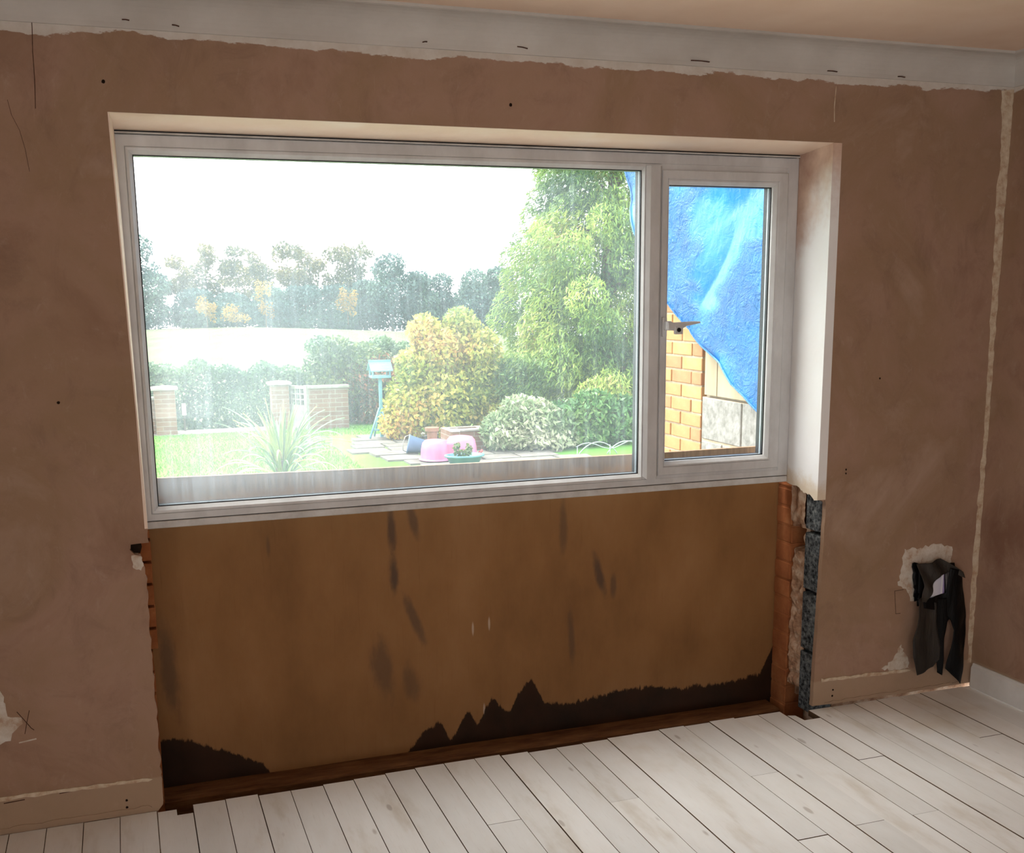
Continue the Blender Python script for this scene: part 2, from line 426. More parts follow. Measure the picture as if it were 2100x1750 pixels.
# blocks, rubble and bricks of the sawn-through jamb
for z0, z1 in ((-.03, .212), (.226, .456), (.472, .698), (.714, .862)):
    box('concrete_block', 2.474, 2.568, .0225, .112, z0, z1, M['block'], wall_front, .003)
def rubble():
    """ragged mortar between the two leaves, with one deep pocket"""
    bm = bmesh.new(); ny, nz = 12, 120; vs_ = {}
    for i in range(ny+1):
        for j in range(nz+1):
            y = .110 + .095*i/ny; z = -.01 + .88*j/nz
            d = mnoise.fractal(Vector((y*30, z*18, 3.1)), .9, 2.0, 4)*.016
            e = .012 if (i in (0, ny)) else 0
            x = 2.480 - d + e
            if z > .725: x = 2.468 - d*.4
            if .618 < z < .705 and i > 1: x = 2.552
            if z < .045: x = 2.55 if i < 10 else 2.52
            vs_[i, j] = bm.verts.new((x, y + mnoise.noise(Vector((z*40, y*40, 0)))*.003, z))
    for i in range(ny):
        for j in range(nz): bm.faces.new((vs_[i, j], vs_[i, j+1], vs_[i+1, j+1], vs_[i+1, j]))
    o = bm_obj('mortar', bm, M['mortar_in'], wall_front); return o
rubble()
pocket = box('pocket', 2.546, 2.551, .128, .205, .62, .704, M['hole_shade'], wall_front)  # dark sheet at the back of the pocket, shade put into its colour
zb = -.20; k = 0
while zb < .86:
    h = min(.066, .868-zb)
    dx = rnd.uniform(-.002, .002)
    box('brick', 2.474+dx, 2.568, .2055 + (.0 if k % 2 else .002), .314, zb, zb+h, M['brick_in'], wall_front, .0025)
    box('mortar_joint', 2.4765, 2.566, .206, .312, zb+h, zb+h+.0095, M['brick_in'], wall_front)
    zb += .0755; k += 1
zb = -.20; k = 0
while zb < .86:                                             # the leaf at the other side, of which only its edge shows
    h = .066
    xe = .028 if zb > .45 else .012
    box('brick', -.19, xe+rnd.uniform(-.001, .001), .206, .314, zb, min(zb+h, .884), M['brick_in'], wall_front, .0025)
    zb += .0755

# plastered reveals
def reveals():
    bm = bmesh.new()                                        # head, sloping a little
    for x0, x1 in ((0.0, W),):
        vs_ = [bm.verts.new(p) for p in ((x0, -.0004, H-.0012), (x1, -.0004, H-.0012), (x1, .205, 2.129), (x0, .205, 2.129), (x0, -.0004, H-.0006), (x1, -.0004, H-.0006), (x1, .205, H+.012), (x0, .205, H+.012))]
        for q in ((0,3,2,1),(4,5,6,7),(0,1,5,4),(1,2,6,5),(2,3,7,6),(3,0,4,7)): bm.faces.new([vs_[i] for i in q])
    bm_obj('reveal_head', bm, M['reveal'], wall_front)
    r = random.Random(5); bm = bmesh.new()                  # side towards the room corner, broken off at the bottom
    edge = [(-.0004, .846), (.02, .842)] + jag((.03, .85), (.12, .872), .009, .006, r) + jag((.12, .876), (.205, .884), .02, .003, r) + [(.215, .886)]
    poly = edge + [(.215, 2.14), (-.0004, H-.001)]
    a = [bm.verts.new((W-.0012, y, z)) for y, z in poly]; b = [bm.verts.new((W+.036, y, z)) for y, z in poly]; n = len(poly)
    f1 = bm.faces.new(a); f2 = bm.faces.new(b[::-1]); f1.normal_update(); f2.normal_update()
    for i in range(n): bm.faces.new((a[i], b[i], b[(i+1) % n], a[(i+1) % n]))
    bmesh.ops.triangulate(bm, faces=[f1, f2])
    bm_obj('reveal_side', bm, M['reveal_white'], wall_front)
    bm = bmesh.new()                                        # far side, splayed
    vs_ = [bm.verts.new(p) for p in ((.0215, -.0004, .93), (.0015, -.0004, H-.001), (.014, .215, 2.13), (.024, .215, .93), (-.012, .001, .93), (-.012, .001, H), (-.012, .215, 2.13), (-.012, .215, .93))]
    for q in ((0,1,2,3),(4,7,6,5),(0,4,5,1),(1,5,6,2),(2,6,7,3),(3,7,4,0)): bm.faces.new([vs_[i] for i in q])
    bm_obj('reveal_side', bm, M['reveal'], wall_front)
reveals()

# marks on the plaster, each a shape of its own on the wall
def stroke(name, pts, wd, mat, parent=wall_front, y=-.0007):
    bm = bmesh.new()
    for (a, b) in zip(pts, pts[1:]):
        a, b = Vector(a), Vector(b); d = (b-a).normalized(); nrm = Vector((-d.y, d.x))*wd/2
        q = [a-nrm, b-nrm, b+nrm, a+nrm]
        lo = [bm.verts.new((p.x, y, p.y)) for p in q]; hi = [bm.verts.new((p.x, .0005, p.y)) for p in q]
        bm.faces.new(lo)
        for i in range(4): bm.faces.new((lo[i], hi[i], hi[(i+1) % 4], lo[(i+1) % 4]))
    return bm_obj(name, bm, mat, parent)
stroke('pencil_mark', [(-.397, .392), (-.378, .362), (-.362, .335), (-.354, .327)], .0022, M['pencil'])
stroke('pencil_mark', [(-.362, .392), (-.372, .355), (-.381, .318)], .0022, M['pencil'])
stroke('crack', [(-.181, 2.42), (-.182, 2.36), (-.186, 2.30), (-.187, 2.23), (-.192, 2.15)], .0022, M['pencil'])
stroke('crack', [(-.262, 2.17), (-.255, 2.13), (-.238, 2.09), (-.228, 2.04), (-.222, 1.98)], .0012, M['pencil'])
stroke('crack', [(2.445, 2.34), (2.441, 2.27), (2.444, 2.22)], .003, M['filler'])
stroke('crack', [(2.828, .45), (2.834, .40), (2.840, .354), (2.862, .354)], .0018, M['pencil'])
stroke('crack', [(2.828, .45), (2.87, .452)], .0018, M['pencil'])
stroke('crack', [(-.40, .292), (-.35, .298)], .004, M['filler_grey'])
stroke('crack', [(-.46, .102), (-.40, .105)], .003, M['pencil']); stroke('crack', [(-.30, .108), (-.23, .112)], .0025, M['pencil'])
for x, z, r_ in ((-.007, 2.231, .0055), (1.219, 2.223, .0055), (2.568, .957, .004), (2.568, .942, .0035), (-.201, 1.327, .0045), (-.105, .052, .004), (-.106, .028, .004), (2.558, .07, .004), (2.556, .045, .0045), (2.70, 1.30, .004)):
    bm = bmesh.new(); n = 10
    c = [bm.verts.new((x+r_*math.cos(2*math.pi*k/n)*(.8+.4*rnd.random()), -.0006, z+r_*math.sin(2*math.pi*k/n))) for k in range(n)]
    d = [bm.verts.new((v.co.x, .0005, v.co.z)) for v in c]
    bm.faces.new(c)
    for i in range(n): bm.faces.new((c[i], d[i], d[(i+1) % n], c[(i+1) % n]))
    bm_obj('screw_hole', bm, M['hole_shade'], wall_front)  # flat dark discs, the shade of each hole put into the colour
bm = bmesh.new(); prism_xz(bm, [(-.034, .855), (-.006, .850), (.0, .87), (-.002, .884), (-.032, .882)], .0218, .03); bm_obj('broken_hole', bm, M['hole_shade'], wall_front)
def patch(name, pts, step, amp, seed, mat, th=.0012):
    bm = bmesh.new(); prism_xz(bm, ragged(pts, step, amp, seed), -th, .0005); return bm_obj(name, bm, mat, wall_front)
patch('filler_patch', [(-.56, .47), (-.437, .464), (-.428, .444), (-.424, .381), (-.386, .372), (-.384, .352), (-.416, .325), (-.422, .302), (-.453, .294), (-.56, .29)], .012, .004, 1, M['filler_grey'])
patch('filler_patch', [(2.842, .471), (2.853, .544), (2.864, .62), (2.939, .618), (3.015, .626), (3.096, .609), (3.09, .50), (3.13, .47), (3.14, .42), (2.906, .40), (2.881, .454)], .012, .006, 2, M['filler_grey'])
patch('filler_patch', [(2.784, .130), (2.831, .155), (2.876, .221), (2.901, .175), (2.922, .116), (2.868, .112)], .010, .007, 3, M['filler_grey'])
patch('filler_patch', [(-.032, .85), (-.03, .81), (-.008, .80), (.001, .815), (-.004, .845)], .006, .002, 4, M['filler_grey'])
# plaster ridge where the skirting board used to end
def ridge(x0, x1, z0, z1, seed, mt=M['filler']):
    r = random.Random(seed); up = []; dn = []; x = x0
    while x < x1:
        t = (x-x0)/(x1-x0); zc = z0+(z1-z0)*t
        up.append((x, zc + r.uniform(.004, .010))); dn.append((x, zc - r.uniform(.002, .007))); x += r.uniform(.012, .03)
    bm = bmesh.new(); prism_xz(bm, dn + [(x1, z1)] + up[::-1], -.003, .0005); bm_obj('plaster_ridge', bm, mt, wall_front)
ridge(-1.0, -.02, .122, .112, 1); ridge(2.50, 2.93, .116, .106, 2); ridge(-1.0, -.03, .012, .016, 3, M['plaster']); ridge(2.52, 3.2, .016, .018, 4, M['plaster'])
patch('filler_strip', [(3.178, 2.36), (3.236, 2.37), (3.236, .10), (3.218, .10), (3.206, .6), (3.214, 1.1), (3.205, 1.6), (3.19, 1.98), (3.196, 2.16)], .03, .005, 6, M['filler'])

# side and rear walls with unseen openings sized for fill light, ceiling
wall_right = tag(box('wall_right', R, R+.12, YB, .0, 0, CEIL, M['plaster']), 'pinkish plaster wall meeting the window wall at the corner', 'wall', kind='structure')
bm = bmesh.new()
for q in ((YB, -5.5, 0, CEIL), (-3.8, 0, 0, CEIL), (-5.5, -3.8, 2.15, CEIL), (-5.5, -3.8, 0, .5)): add_box(bm, XL-.12, XL, q[0], q[1], q[2], q[3])
wall_left = tag(bm_obj('wall_left', bm, M['plaster']), 'plaster wall on the near side of the room', 'wall', kind='structure')
bm = bmesh.new()
for q in ((XL, -.8, 0, CEIL), (.8, R, 0, CEIL), (-.8, .8, 2.15, CEIL), (-.8, .8, 0, .5)): add_box(bm, q[0], q[1], YB-.2, YB, q[2], q[3])
wall_rear = tag(bm_obj('wall_rear', bm, M['plaster']), 'plaster wall behind the viewer with an opening added for fill light', 'wall', kind='structure')
fill_frame = tag(bpy.data.objects.new('fill_window', None), 'unseen white frame added around the fill light opening behind the viewer', 'window', kind='structure'); COL.objects.link(fill_frame)  # frame added out of view around the opening made for fill light
for x0, x1 in ((-.8, 0.), (0., .8)):
    ring('frame', (x0, x1, .5, 2.15), (x0+.06, x1-.06, .56, 2.09), [(0, YB-.12), (0, YB-.05), (1, YB-.05), (1, YB-.12)], M['upvc'], fill_frame)
ceiling = tag(box('ceiling', XL, R, YB, 0, CEIL, CEIL+.12, M['ceiling']), 'smooth pale pink plastered ceiling', 'ceiling', kind='structure')

def coving(name, axis):
    prof = [(0, 2.378), (-.012, 2.378), (-.016, 2.384)]
    for k in range(9):
        t = math.pi/2*k/8
        prof.append((-.100 + .084*math.cos(t), 2.386 + .084*math.sin(t)))       # concave quarter
    prof = [(0, 2.376), (-.006, 2.376)] + [(-.006-.088*(1-math.cos(math.pi/2*k/10)), 2.376+.094*math.sin(math.pi/2*k/10)) for k in range(11)] + [(-.100, 2.472), (-.100, CEIL), (0, CEIL)]
    bm = bmesh.new(); N_ = 60 if axis == 'x' else 80; rings = []
    for i in range(N_+1):
        t = i/N_
        wob = mnoise.noise(Vector((t*14, axis == 'x', 0)))*.0015
        if axis == 'x': rings.append([bm.verts.new((XL+(R-XL)*t if t < 1 else R + y*0, y+wob*(z < 2.47), z)) for y, z in prof])
        else: rings.append([bm.verts.new((R+y+wob*(z < 2.47), YB*t, z)) for y, z in prof])
    for a, b in zip(rings, rings[1:]):
        for k in range(len(prof)): bm.faces.new((a[k], a[(k+1) % len(prof)], b[(k+1) % len(prof)], b[k]))
    return bm_obj(name, bm, M['coving'], smooth=False)
tag(coving('trim_1', 'x'), 'white painted coving above the window wall with chipped lower edge', 'coving', kind='structure')
tag(coving('trim_2', 'y'), 'short run of white coving above the corner wall', 'coving', kind='structure')

for (xa, za, xb, zb_) in ((.055, 2.398, .075, 2.397), (.19, 2.393, .21, 2.390), (1.24, 2.398, 1.275, 2.394), (1.86, 2.392, 1.93, 2.391), (2.40, 2.388, 2.44, 2.387), (2.70, 2.385, 2.73, 2.384), (.93, 2.392, .945, 2.394)):
    stroke('paint_chip', [(xa, za), ((xa+xb)/2, (za+zb_)/2+.001), (xb, zb_)], .0028, M['pencil'], bpy.data.objects['trim_1'], -.0115)

def baseboard():
    prof = [(0, 0), (-.016, 0), (-.016, .085), (-.013, .090), (-.010, .094), (-.010, .099), (-.006, .103), (0, .103)]
    bm = bmesh.new(); a = [bm.verts.new((R+x, -.02, z+.002)) for x, z in prof]; b = [bm.verts.new((R+x, YB, z+.002)) for x, z in prof]; n = len(prof)
    bm.faces.new(a); bm.faces.new(b[::-1])
    for i in range(n): bm.faces.new((a[i], b[i], b[(i+1) % n], a[(i+1) % n]))
    return bm_obj('baseboard_right', bm, M['white_paint'])
tag(baseboard(), 'white painted skirting board on the corner wall', 'baseboard', kind='structure')

# ------------------------------------------------------------------ the window
def glass_mat(name, veil, streak, rough=0.0):
    m = Mat(name)
    tr = m.n('ShaderNodeBsdfTransparent'); tr.inputs[0].default_value = (.97, .985, .98, 1)
    gl = m.n('ShaderNodeBsdfGlossy'); gl.inputs['Roughness'].default_value = .02; gl.inputs[0].default_value = (1, 1, 1, 1)
    fr = m.n('ShaderNodeFresnel'); fr.inputs[0].default_value = 1.35
    tl = m.n('ShaderNodeBsdfTranslucent'); tl.inputs[0].default_value = (.82, .94, 1.0, 1)  # bluish dust colour also stands in for distant haze
    s1 = m.noise(55, 5, .7, (1, 1, .035)); s2 = m.noise(1.6, 4, .55, (1, 1, .7), (2, 0, 5)); s3 = m.noise(150, 3, .6, (1, 1, .02), (1, 0, 3))
    st = m.math('MULTIPLY', m.math('ADD', m.rng(s1, .45, .8, 0, 1), m.rng(s3, .55, .8, 0, .6)), m.rng(s2, .35, .65, .35, 1))
    x, y, z = m.xyz()
    film = m.math('MULTIPLY', m.math('MULTIPLY', m.rng(s2, .3, .7, .6, 1.15), m.rng(x, .2, 1.7, 1.4, .7, False)), veil)  # dust film, made denser to the left to paint in sunlit haze
    fac = m.math('ADD', film, m.math('MULTIPLY', st, streak), clamp=True)
    mx = m.n('ShaderNodeMixShader'); m.l(fac, mx.inputs[0]); m.l(tr.outputs[0], mx.inputs[1]); m.l(tl.outputs[0], mx.inputs[2])
    m2 = m.n('ShaderNodeMixShader'); m.l(m.math('MULTIPLY', fr.outputs[0], .6), m2.inputs[0]); m.l(mx.outputs[0], m2.inputs[1]); m.l(gl.outputs[0], m2.inputs[2])
    m.l(m2.outputs[0], m.out.inputs[0]); return m.m
M['glass_dusty_hazed'] = glass_mat('dusty_hazed_glass', .066, .055)
M['glass'] = glass_mat('clear_glass', .012, .008)

window = tag(bpy.data.objects.new('window_1', None), 'white plastic window with a wide fixed pane and a narrow opening casement', 'window', kind='structure'); COL.objects.link(window)
ring('outer_frame', (-.006, 2.442, .913, 2.118), (.040, 2.395, .936, 2.082), [(0, .272), (0, .207), (.05, .205), (.95, .205), (1, .207), (1, .272)], M['upvc'], window)
box('head_trim', .012, 2.440, .196, .26, 2.1195, 2.1245, M['upvc_dirty'], window, .001)
box('packing', .0, 2.444, .206, .30, 2.1248, 2.1545, M['gasket'], window)
box('cill_strip', .016, 2.441, .203, .272, .887, .9105, M['upvc_dirty'], window, .003, 2)
bead = [(0, .270), (0, .2045), (.12, .2035), (.45, .2045), (.95, .219), (1, .222), (1, .270)]
ring('glazing_bead', (.0405, 1.803, .9365, 2.0815), (.061, 1.795, .957, 2.060), bead, M['upvc'], window)
def gasket(x0, x1, z0, z1, parent):
    ring('gasket', (x0-.004, x1+.004, z0-.004, z1+.004), (x0+.003, x1-.003, z0+.003, z1-.003), [(0, .222), (0, .2265), (1, .2265), (1, .2225)], M['gasket'], parent)
    ring('gasket', (x0-.006, x1+.006, z0-.006, z1+.006), (x0+.0015, x1-.0015, z0+.0015, z1-.0015), [(0, .229), (0, .239), (1, .239), (1, .229)], M['gasket'], parent)
    ring('spacer_bar', (x0-.006, x1+.006, z0-.006, z1+.006), (x0+.0015, x1-.0015, z0+.0015, z1-.0015), [(0, .2395), (0, .2465), (1, .2465), (1, .2395)], M['spacer'], parent)
    ring('gasket', (x0-.006, x1+.006, z0-.006, z1+.006), (x0+.001, x1-.001, z0+.001, z1-.001), [(0, .247), (0, .272), (1, .272), (1, .247)], M['gasket'], parent)
gasket(.061, 1.795, .957, 2.060, window)
box('glass_pane', .060, 1.796, .2268, .2288, .956, 2.061, M['glass_dusty_hazed'], window)
def bevel_box(name, x0, x1, y0, y1, z0, z1, ch, mat, parent):
    """bar standing upright whose room-side edges are chamfered, cut off at an angle below"""
    bm = bmesh.new()
    prof = [(x0, y1), (x0, y0+ch), (x0+ch*.9, y0), (x1-ch*.9, y0), (x1, y0+ch), (x1, y1)]
    lo = [bm.verts.new((x, y, z0 - (0.012 if y == y0 else 0))) for x, y in prof]; hi = [bm.verts.new((x, y, z1)) for x, y in prof]; n = len(prof)
    bm.faces.new(lo[::-1]); bm.faces.new(hi)
    for i in range(n): bm.faces.new((lo[i], lo[(i+1) % n], hi[(i+1) % n], hi[i]))
    return bm_obj(name, bm, mat, parent)
bevel_box('mullion', 1.8035, 1.866, .188, .2035, .950, 2.074, .014, M['upvc'], window)
box('mullion_core', 1.8038, 1.866, .2036, .27, .937, 2.081, M['upvc'], window)
ring('frame_rebate', (1.8662, 2.3952, .9355, 2.0825), (1.867, 2.3935, .9482, 2.0618), [(0, .270), (0, .2062), (1, .2072), (1, .270)], M['upvc'], window)
so, si = (1.8665, 2.394, .9475, 2.0625), (1.8905, 2.352, .980, 2.030)
sash = ring('casement', so, si, [(0, .270), (0, .199), (.08, .196), (.9, .196), (1, .199), (1, .270)], M['upvc'], window)
ring('glazing_bead', (1.8907, 2.3515, .981, 2.0295), (1.901, 2.336, .999, 2.012), [(0, .268), (0, .198), (.3, .198), (.95, .212), (1, .216), (1, .268)], M['upvc'], sash)
gasket(1.901, 2.336, .999, 2.012, sash)
box('glass_pane', 1.900, 2.337, .2268, .2288, .998, 2.013, M['glass'], sash)
def handle():
    bm = bmesh.new(); add_box(bm, 1.868, 1.886, .178, .196, 1.468, 1.540, .004, 2)
    add_box(bm, 1.870, 1.892, .150, .180, 1.492, 1.526, .005, 2)
    pts = [((1.874, .152), .030, 1.508), ((1.90, .148), .030, 1.506), ((1.925, .146), .026, 1.509), ((1.945, .146), .016, 1.515), ((1.975, .147), .013, 1.518), ((2.003, .150), .007, 1.520)]
    secs = []
    for (x, y), h, z in pts: secs.append([bm.verts.new((x, y+dy, z+dz*h/2)) for dy, dz in ((-.008, -.6), (-.008, .6), (-.004, 1), (.004, 1), (.008, .6), (.008, -.6), (.004, -1), (-.004, -1))])
    for a, b in zip(secs, secs[1:]):
        for k in range(8): bm.faces.new((a[k], a[(k+1) % 8], b[(k+1) % 8], b[k]))
    bm.faces.new(secs[0]); bm.faces.new(secs[-1][::-1])
    h = bm_obj('handle', bm, M['upvc'], sash); h['label'] = 'white lever handle with a small lock'
    # the lock barrel cannot nest a fourth level, so it is joined as a casement part
    bm = bmesh.new(); n = 14
    c = [bm.verts.new((1.913+.008*math.cos(2*math.pi*k/n), .1368, 1.494+.008*math.sin(2*math.pi*k/n))) for k in range(n)]
    d = [bm.verts.new((v.co.x, .148, v.co.z)) for v in c]
    bm.faces.new(c)
    for i in range(n): bm.faces.new((c[i], d[i], d[(i+1) % n], c[(i+1) % n]))
    bm_obj('lock_barrel', bm, M['gasket'], sash)
handle()
box('lock_housing', 1.897, 1.932, .139, .152, 1.478, 1.508, M['upvc'], sash, .004, 2)

# ------------------------------------------------------------------ board over the broken-out opening, batten at its foot
bm = bmesh.new(); prism_xz(bm, [(-.06, -.30), (2.62, -.30), (2.62, 1.018), (1.83, 1.016), (.79, 1.024), (-.06, 1.038)], .3155, .334)
tag(bm_obj('plywood_board', bm, M['board']), 'brown water-stained plywood sheet closing the hole under the window', 'board')
def batten():
    t = thing('timber_batten', 'dark damp timber batten lying along the foot of the plywood sheet', 'batten', (1.25, .26, -.19))
    bm = bmesh.new(); N_ = 40; secs = []
    for i in range(N_+1):
        x = .012 + 2.44*i/N_; w_ = mnoise.noise(Vector((x*3, 0, 0)))*.004
        z1 = -.067 + w_*.5 - .004*i/N_
        secs.append([bm.verts.new(p) for p in ((x, .205+w_, -.19), (x, .205+w_, z1-.006), (x, .211+w_, z1), (x, .313, z1+.003), (x, .313, -.19))])
    for a, b in zip(secs, secs[1:]):
        for k in range(5): bm.faces.new((a[k], a[(k+1) % 5], b[(k+1) % 5], b[k]))
    bm.faces.new(secs[0][::-1]); bm.faces.new(secs[-1]); bm_obj('beam', bm, M['batten'], t)
    for x in (.76, 1.03, 1.78, 2.0):
        box('packer', x-.02, x+.02, .190, .2055, -.19, -.085, M['batten'], t, .002)
batten()
box('ledge', -.01, 2.57, .10, .315, -.40, -.1905, M['subfloor'], wall_front)  # ledge given the dark earth colour to paint shade under the batten

# ------------------------------------------------------------------ black plastic stuffed into the hole in the wall
def bag():
    def film(name, c1, c2, rough, spec, tl=0):
        m = Mat(name, rough, spec); m.color(m.ramp(m.noise(7, 6, .65, (1, 1, .35)), [(.3, c1), (.7, c2)])); m.bump(m.noise(22, 5, .6, (1.5, 1, .25)), .5, .012); return m.m
    blk = film('black_polythene', (4, 4, 5), (11, 11, 12), .45, .18); grey = film('dusty_black_polythene', (34, 30, 27), (64, 57, 50), .55, .25)
    t = thing('plastic_bag', 'torn black plastic bag hanging out of a hole in the wall near the corner', 'bag', (3.03, -.02, .03))
    def fold(y0, amp, fx, ph):
        return lambda a, b: (a, y0 + amp*math.sin(a*fx+ph+b*4) + .006*mnoise.noise(Vector((a*25, b*14, ph))), b)
    hole = ragged([(2.898, .56), (2.97, .553), (2.965, .40), (2.918, .40)], .012, .004, 8)
    sheet('hole_recess_shade', hole, fold(-.010, .002, 40, 0), blk, t, 2, .003)  # black sheet standing in for the shaded recess of the wall hole
    left = [(2.924, .428), (2.998, .395), (3.006, .314), (3.028, .212), (3.029, .155), (3.008, .124), (2.965, .112), (2.915, .104), (2.888, .182), (2.882, .253), (2.903, .348), (2.900, .423)]
    sheet('flap', left, fold(-.050, .012, 38, .4), grey, t, 4, .002)
    mid = [(2.978, .40), (3.08, .415), (3.083, .338), (3.06, .308), (3.054, .237), (3.059, .142), (3.056, .080), (3.038, .092), (3.029, .169), (2.998, .314)]
    sheet('strip', mid, fold(-.034, .008, 50, 1.5), blk, t, 3, .002)
    right = [(3.055, .535), (3.109, .522), (3.143, .407), (3.162, .32), (3.165, .186), (3.157, .081), (3.147, .034), (3.071, .107), (3.086, .196), (3.091, .271), (3.076, .311), (3.045, .352), (2.918, .385), (2.928, .412), (3.045, .428)]
    sheet('strip', right, fold(-.042, .010, 45, 2.2), blk, t, 4, .002)
    drape = [(2.905, .56), (2.97, .563), (3.022, .572), (3.074, .542), (3.112, .515), (3.118, .49), (3.064, .517), (3.005, .512), (2.962, .472), (2.928, .410), (2.905, .418), (2.916, .476)]
    sheet('drape', drape, lambda a, b: (a, -.030 - .045*max(0, min(1, (.57-b)/.14)) + .008*math.sin(a*60+b*50), b), grey, t, 4, .002)
    sheet('backing', [(2.93, .55), (3.10, .545), (3.13, .42), (3.12, .36), (2.93, .38)], fold(-.014, .003, 30, .2), blk, t, 3, .003)
    # printed packet tucked into the bag
    pm = Mat('lilac_printed_film', .3, .5); x, y, z = pm.xyz()
    c = pm.ramp(pm.math('FRACT', pm.math('ADD', pm.math('MULTIPLY', x, 9.0), .12)), [(0, (226, 226, 232)), (.42, (206, 204, 222)), (.50, (240, 240, 246)), (.56, (176, 160, 206)), (.9, (150, 130, 190))])
    pm.color(c)
    p = thing('printed_packet', 'white and lilac printed packet tucked into the black plastic bag', 'packet', (2.99, -.03, .41))
    sheet('film', [(2.938, .409), (3.05, .426), (3.041, .508), (3.001, .488), (2.968, .452)], lambda a, b: (a, -.027-.006*math.sin((a-2.93)*26), b), pm.m, p, 3, .004)
    gm = mottle('grey_tape', [(.3, (70, 66, 66)), (.7, (96, 92, 92))], 30, 4, .4, .4)
    sheet('tape', [(3.041, .508), (3.066, .520), (3.074, .436), (3.05, .428)], lambda a, b: (a, -.036, b), gm, p, 2, .003)
bag()
#__EXTERIOR__
# ------------------------------------------------------------------ outdoors: ground
G0 = -0.60
M['lawn'] = mottle('mown_lawn', [(.3, (66, 106, 42)), (.5, (84, 128, 52)), (.72, (108, 146, 66))], 1.2, 7, .9, .1, (1, .5, 1), .4, 40)
M['field'] = None
def field_mat():
    m = Mat('stubble_field', .95, .05)
    x, y, z = m.xyz()
    c = m.ramp(m.noise(.06, 6, .6), [(.35, (70, 82, 54)), (.5, (84, 88, 66)), (.65, (70, 86, 54))])
    w_ = m.n('ShaderNodeTexWave'); w_.wave_type = 'BANDS'; w_.bands_direction = 'X'; w_.inputs['Scale'].default_value = .16; w_.inputs['Distortion'].default_value = 2.2; w_.inputs['Detail'].default_value = 2
    m.l(m.mapped((1, .33, 1), (0, 0, 0), (0, 0, .5)), w_.inputs['Vector'])
    c = m.mix(m.rng(w_.outputs['Fac'], .5, 1, 0, .4), c, (100, 98, 80)); m.color(c); return m.m
M['field'] = field_mat()
lawn = tag(mesh('lawn', [(-8, .335, G0), (16, .335, G0), (16, 16.1, G0), (-8, 16.1, G0), (-8, .335, G0-.2), (16, .335, G0-.2), (16, 16.1, G0-.2), (-8, 16.1, G0-.2)], [(0,1,2,3),(4,7,6,5),(0,4,5,1),(1,5,6,2),(2,6,7,3),(3,7,4,0)], M['lawn']),
           'green lawn in front of the house', 'lawn', kind='structure')
def field():
    xs = np.linspace(-60, 150, 60); ys = np.concatenate([np.linspace(16.1, 40, 14), np.linspace(44, 175, 40)])
    vs_, fs = [], []
    for y in ys:
        for x in xs:
            z = -.72 - (y-16.1)*.0128 + .25*math.sin(x*.06+.4)*min(1, (y-16)/90.) - max(0, x-16)*.045*min(1, (y-16)/134.)
            if y > 150: z -= (y-150)*.05
            vs_.append((x, y, z))
    nx = len(xs)
    for j in range(len(ys)-1):
        for i in range(nx-1): a = j*nx+i; fs.append((a, a+1, a+nx+1, a+nx))
    return mesh('field', vs_, fs, M['field'], smooth=True)
tag(field(), 'pale stubble field rising gently beyond the hedge', 'field', kind='structure')
M['path'] = mottle('concrete_path', [(.3, (120, 112, 102)), (.7, (144, 138, 130))], 4, 5, .9, .1)
tag(box('path', -6, 3.0, 15.45, 16.0, G0-.02, G0+.012, M['path'], None, .004), 'pale concrete path along the far edge of the lawn', 'path', kind='structure')

tag(box('bounce_terrace', -4, 6.5, .336, 4.2, G0-.05, G0+.02, mottle('bounce_concrete', [(.3, (150, 140, 126)), (.7, (182, 174, 162))], 3, 6, .9, .1)), 'unseen concrete slab added for bounce light along the foot of the house', 'bounce_terrace', kind='structure')  # unseen pale concrete added to bounce light up through the window

# ------------------------------------------------------------------ foliage machinery
def leaf_mat(name, stops, tl=.35, rough=.55):
    m = Mat(name, rough, .35)
    at = m.n('ShaderNodeAttribute', attribute_name='tint'); c = m.ramp(at.outputs['Fac'], stops)
    m.color(c)
    t = m.n('ShaderNodeBsdfTranslucent'); m.l(c, t.inputs[0])
    mx = m.n('ShaderNodeMixShader'); mx.inputs[0].default_value = tl
    m.l(m.b.outputs[0], mx.inputs[1]); m.l(t.outputs[0], mx.inputs[2]); m.l(mx.outputs[0], m.out.inputs[0]); return m.m

def unit(a): return a/np.maximum(np.linalg.norm(a, axis=1, keepdims=True), 1e-9)

def leaf_mesh(name, c, ax, nr, L, Wd, tint, mat, parent):
    """c, ax, nr: (N,3) in the thing's own space; one four-cornered leaf each"""
    b = unit(np.cross(nr, ax)); L = np.broadcast_to(L, (len(c),))[:, None]; Wd = np.broadcast_to(Wd, (len(c),))[:, None]
    V = np.stack([c-ax*L*.5, c+b*Wd*.5-ax*L*.05, c+ax*L*.5, c-b*Wd*.5-ax*L*.05], 1).reshape(-1, 3)
    N_ = len(c); me = bpy.data.meshes.new(name)
    me.vertices.add(4*N_); me.vertices.foreach_set('co', V.astype(np.float32).ravel())
    me.loops.add(4*N_); me.loops.foreach_set('vertex_index', np.arange(4*N_, dtype=np.int32))
    me.polygons.add(N_); me.polygons.foreach_set('loop_start', np.arange(0, 4*N_, 4, dtype=np.int32)); me.polygons.foreach_set('loop_total', np.full(N_, 4, dtype=np.int32))
    at = me.attributes.new('tint', 'FLOAT', 'FACE'); at.data.foreach_set('value', np.clip(tint, 0, 1).astype(np.float32))
    me.update(calc_edges=True)
    return link(name, me, mat, parent)

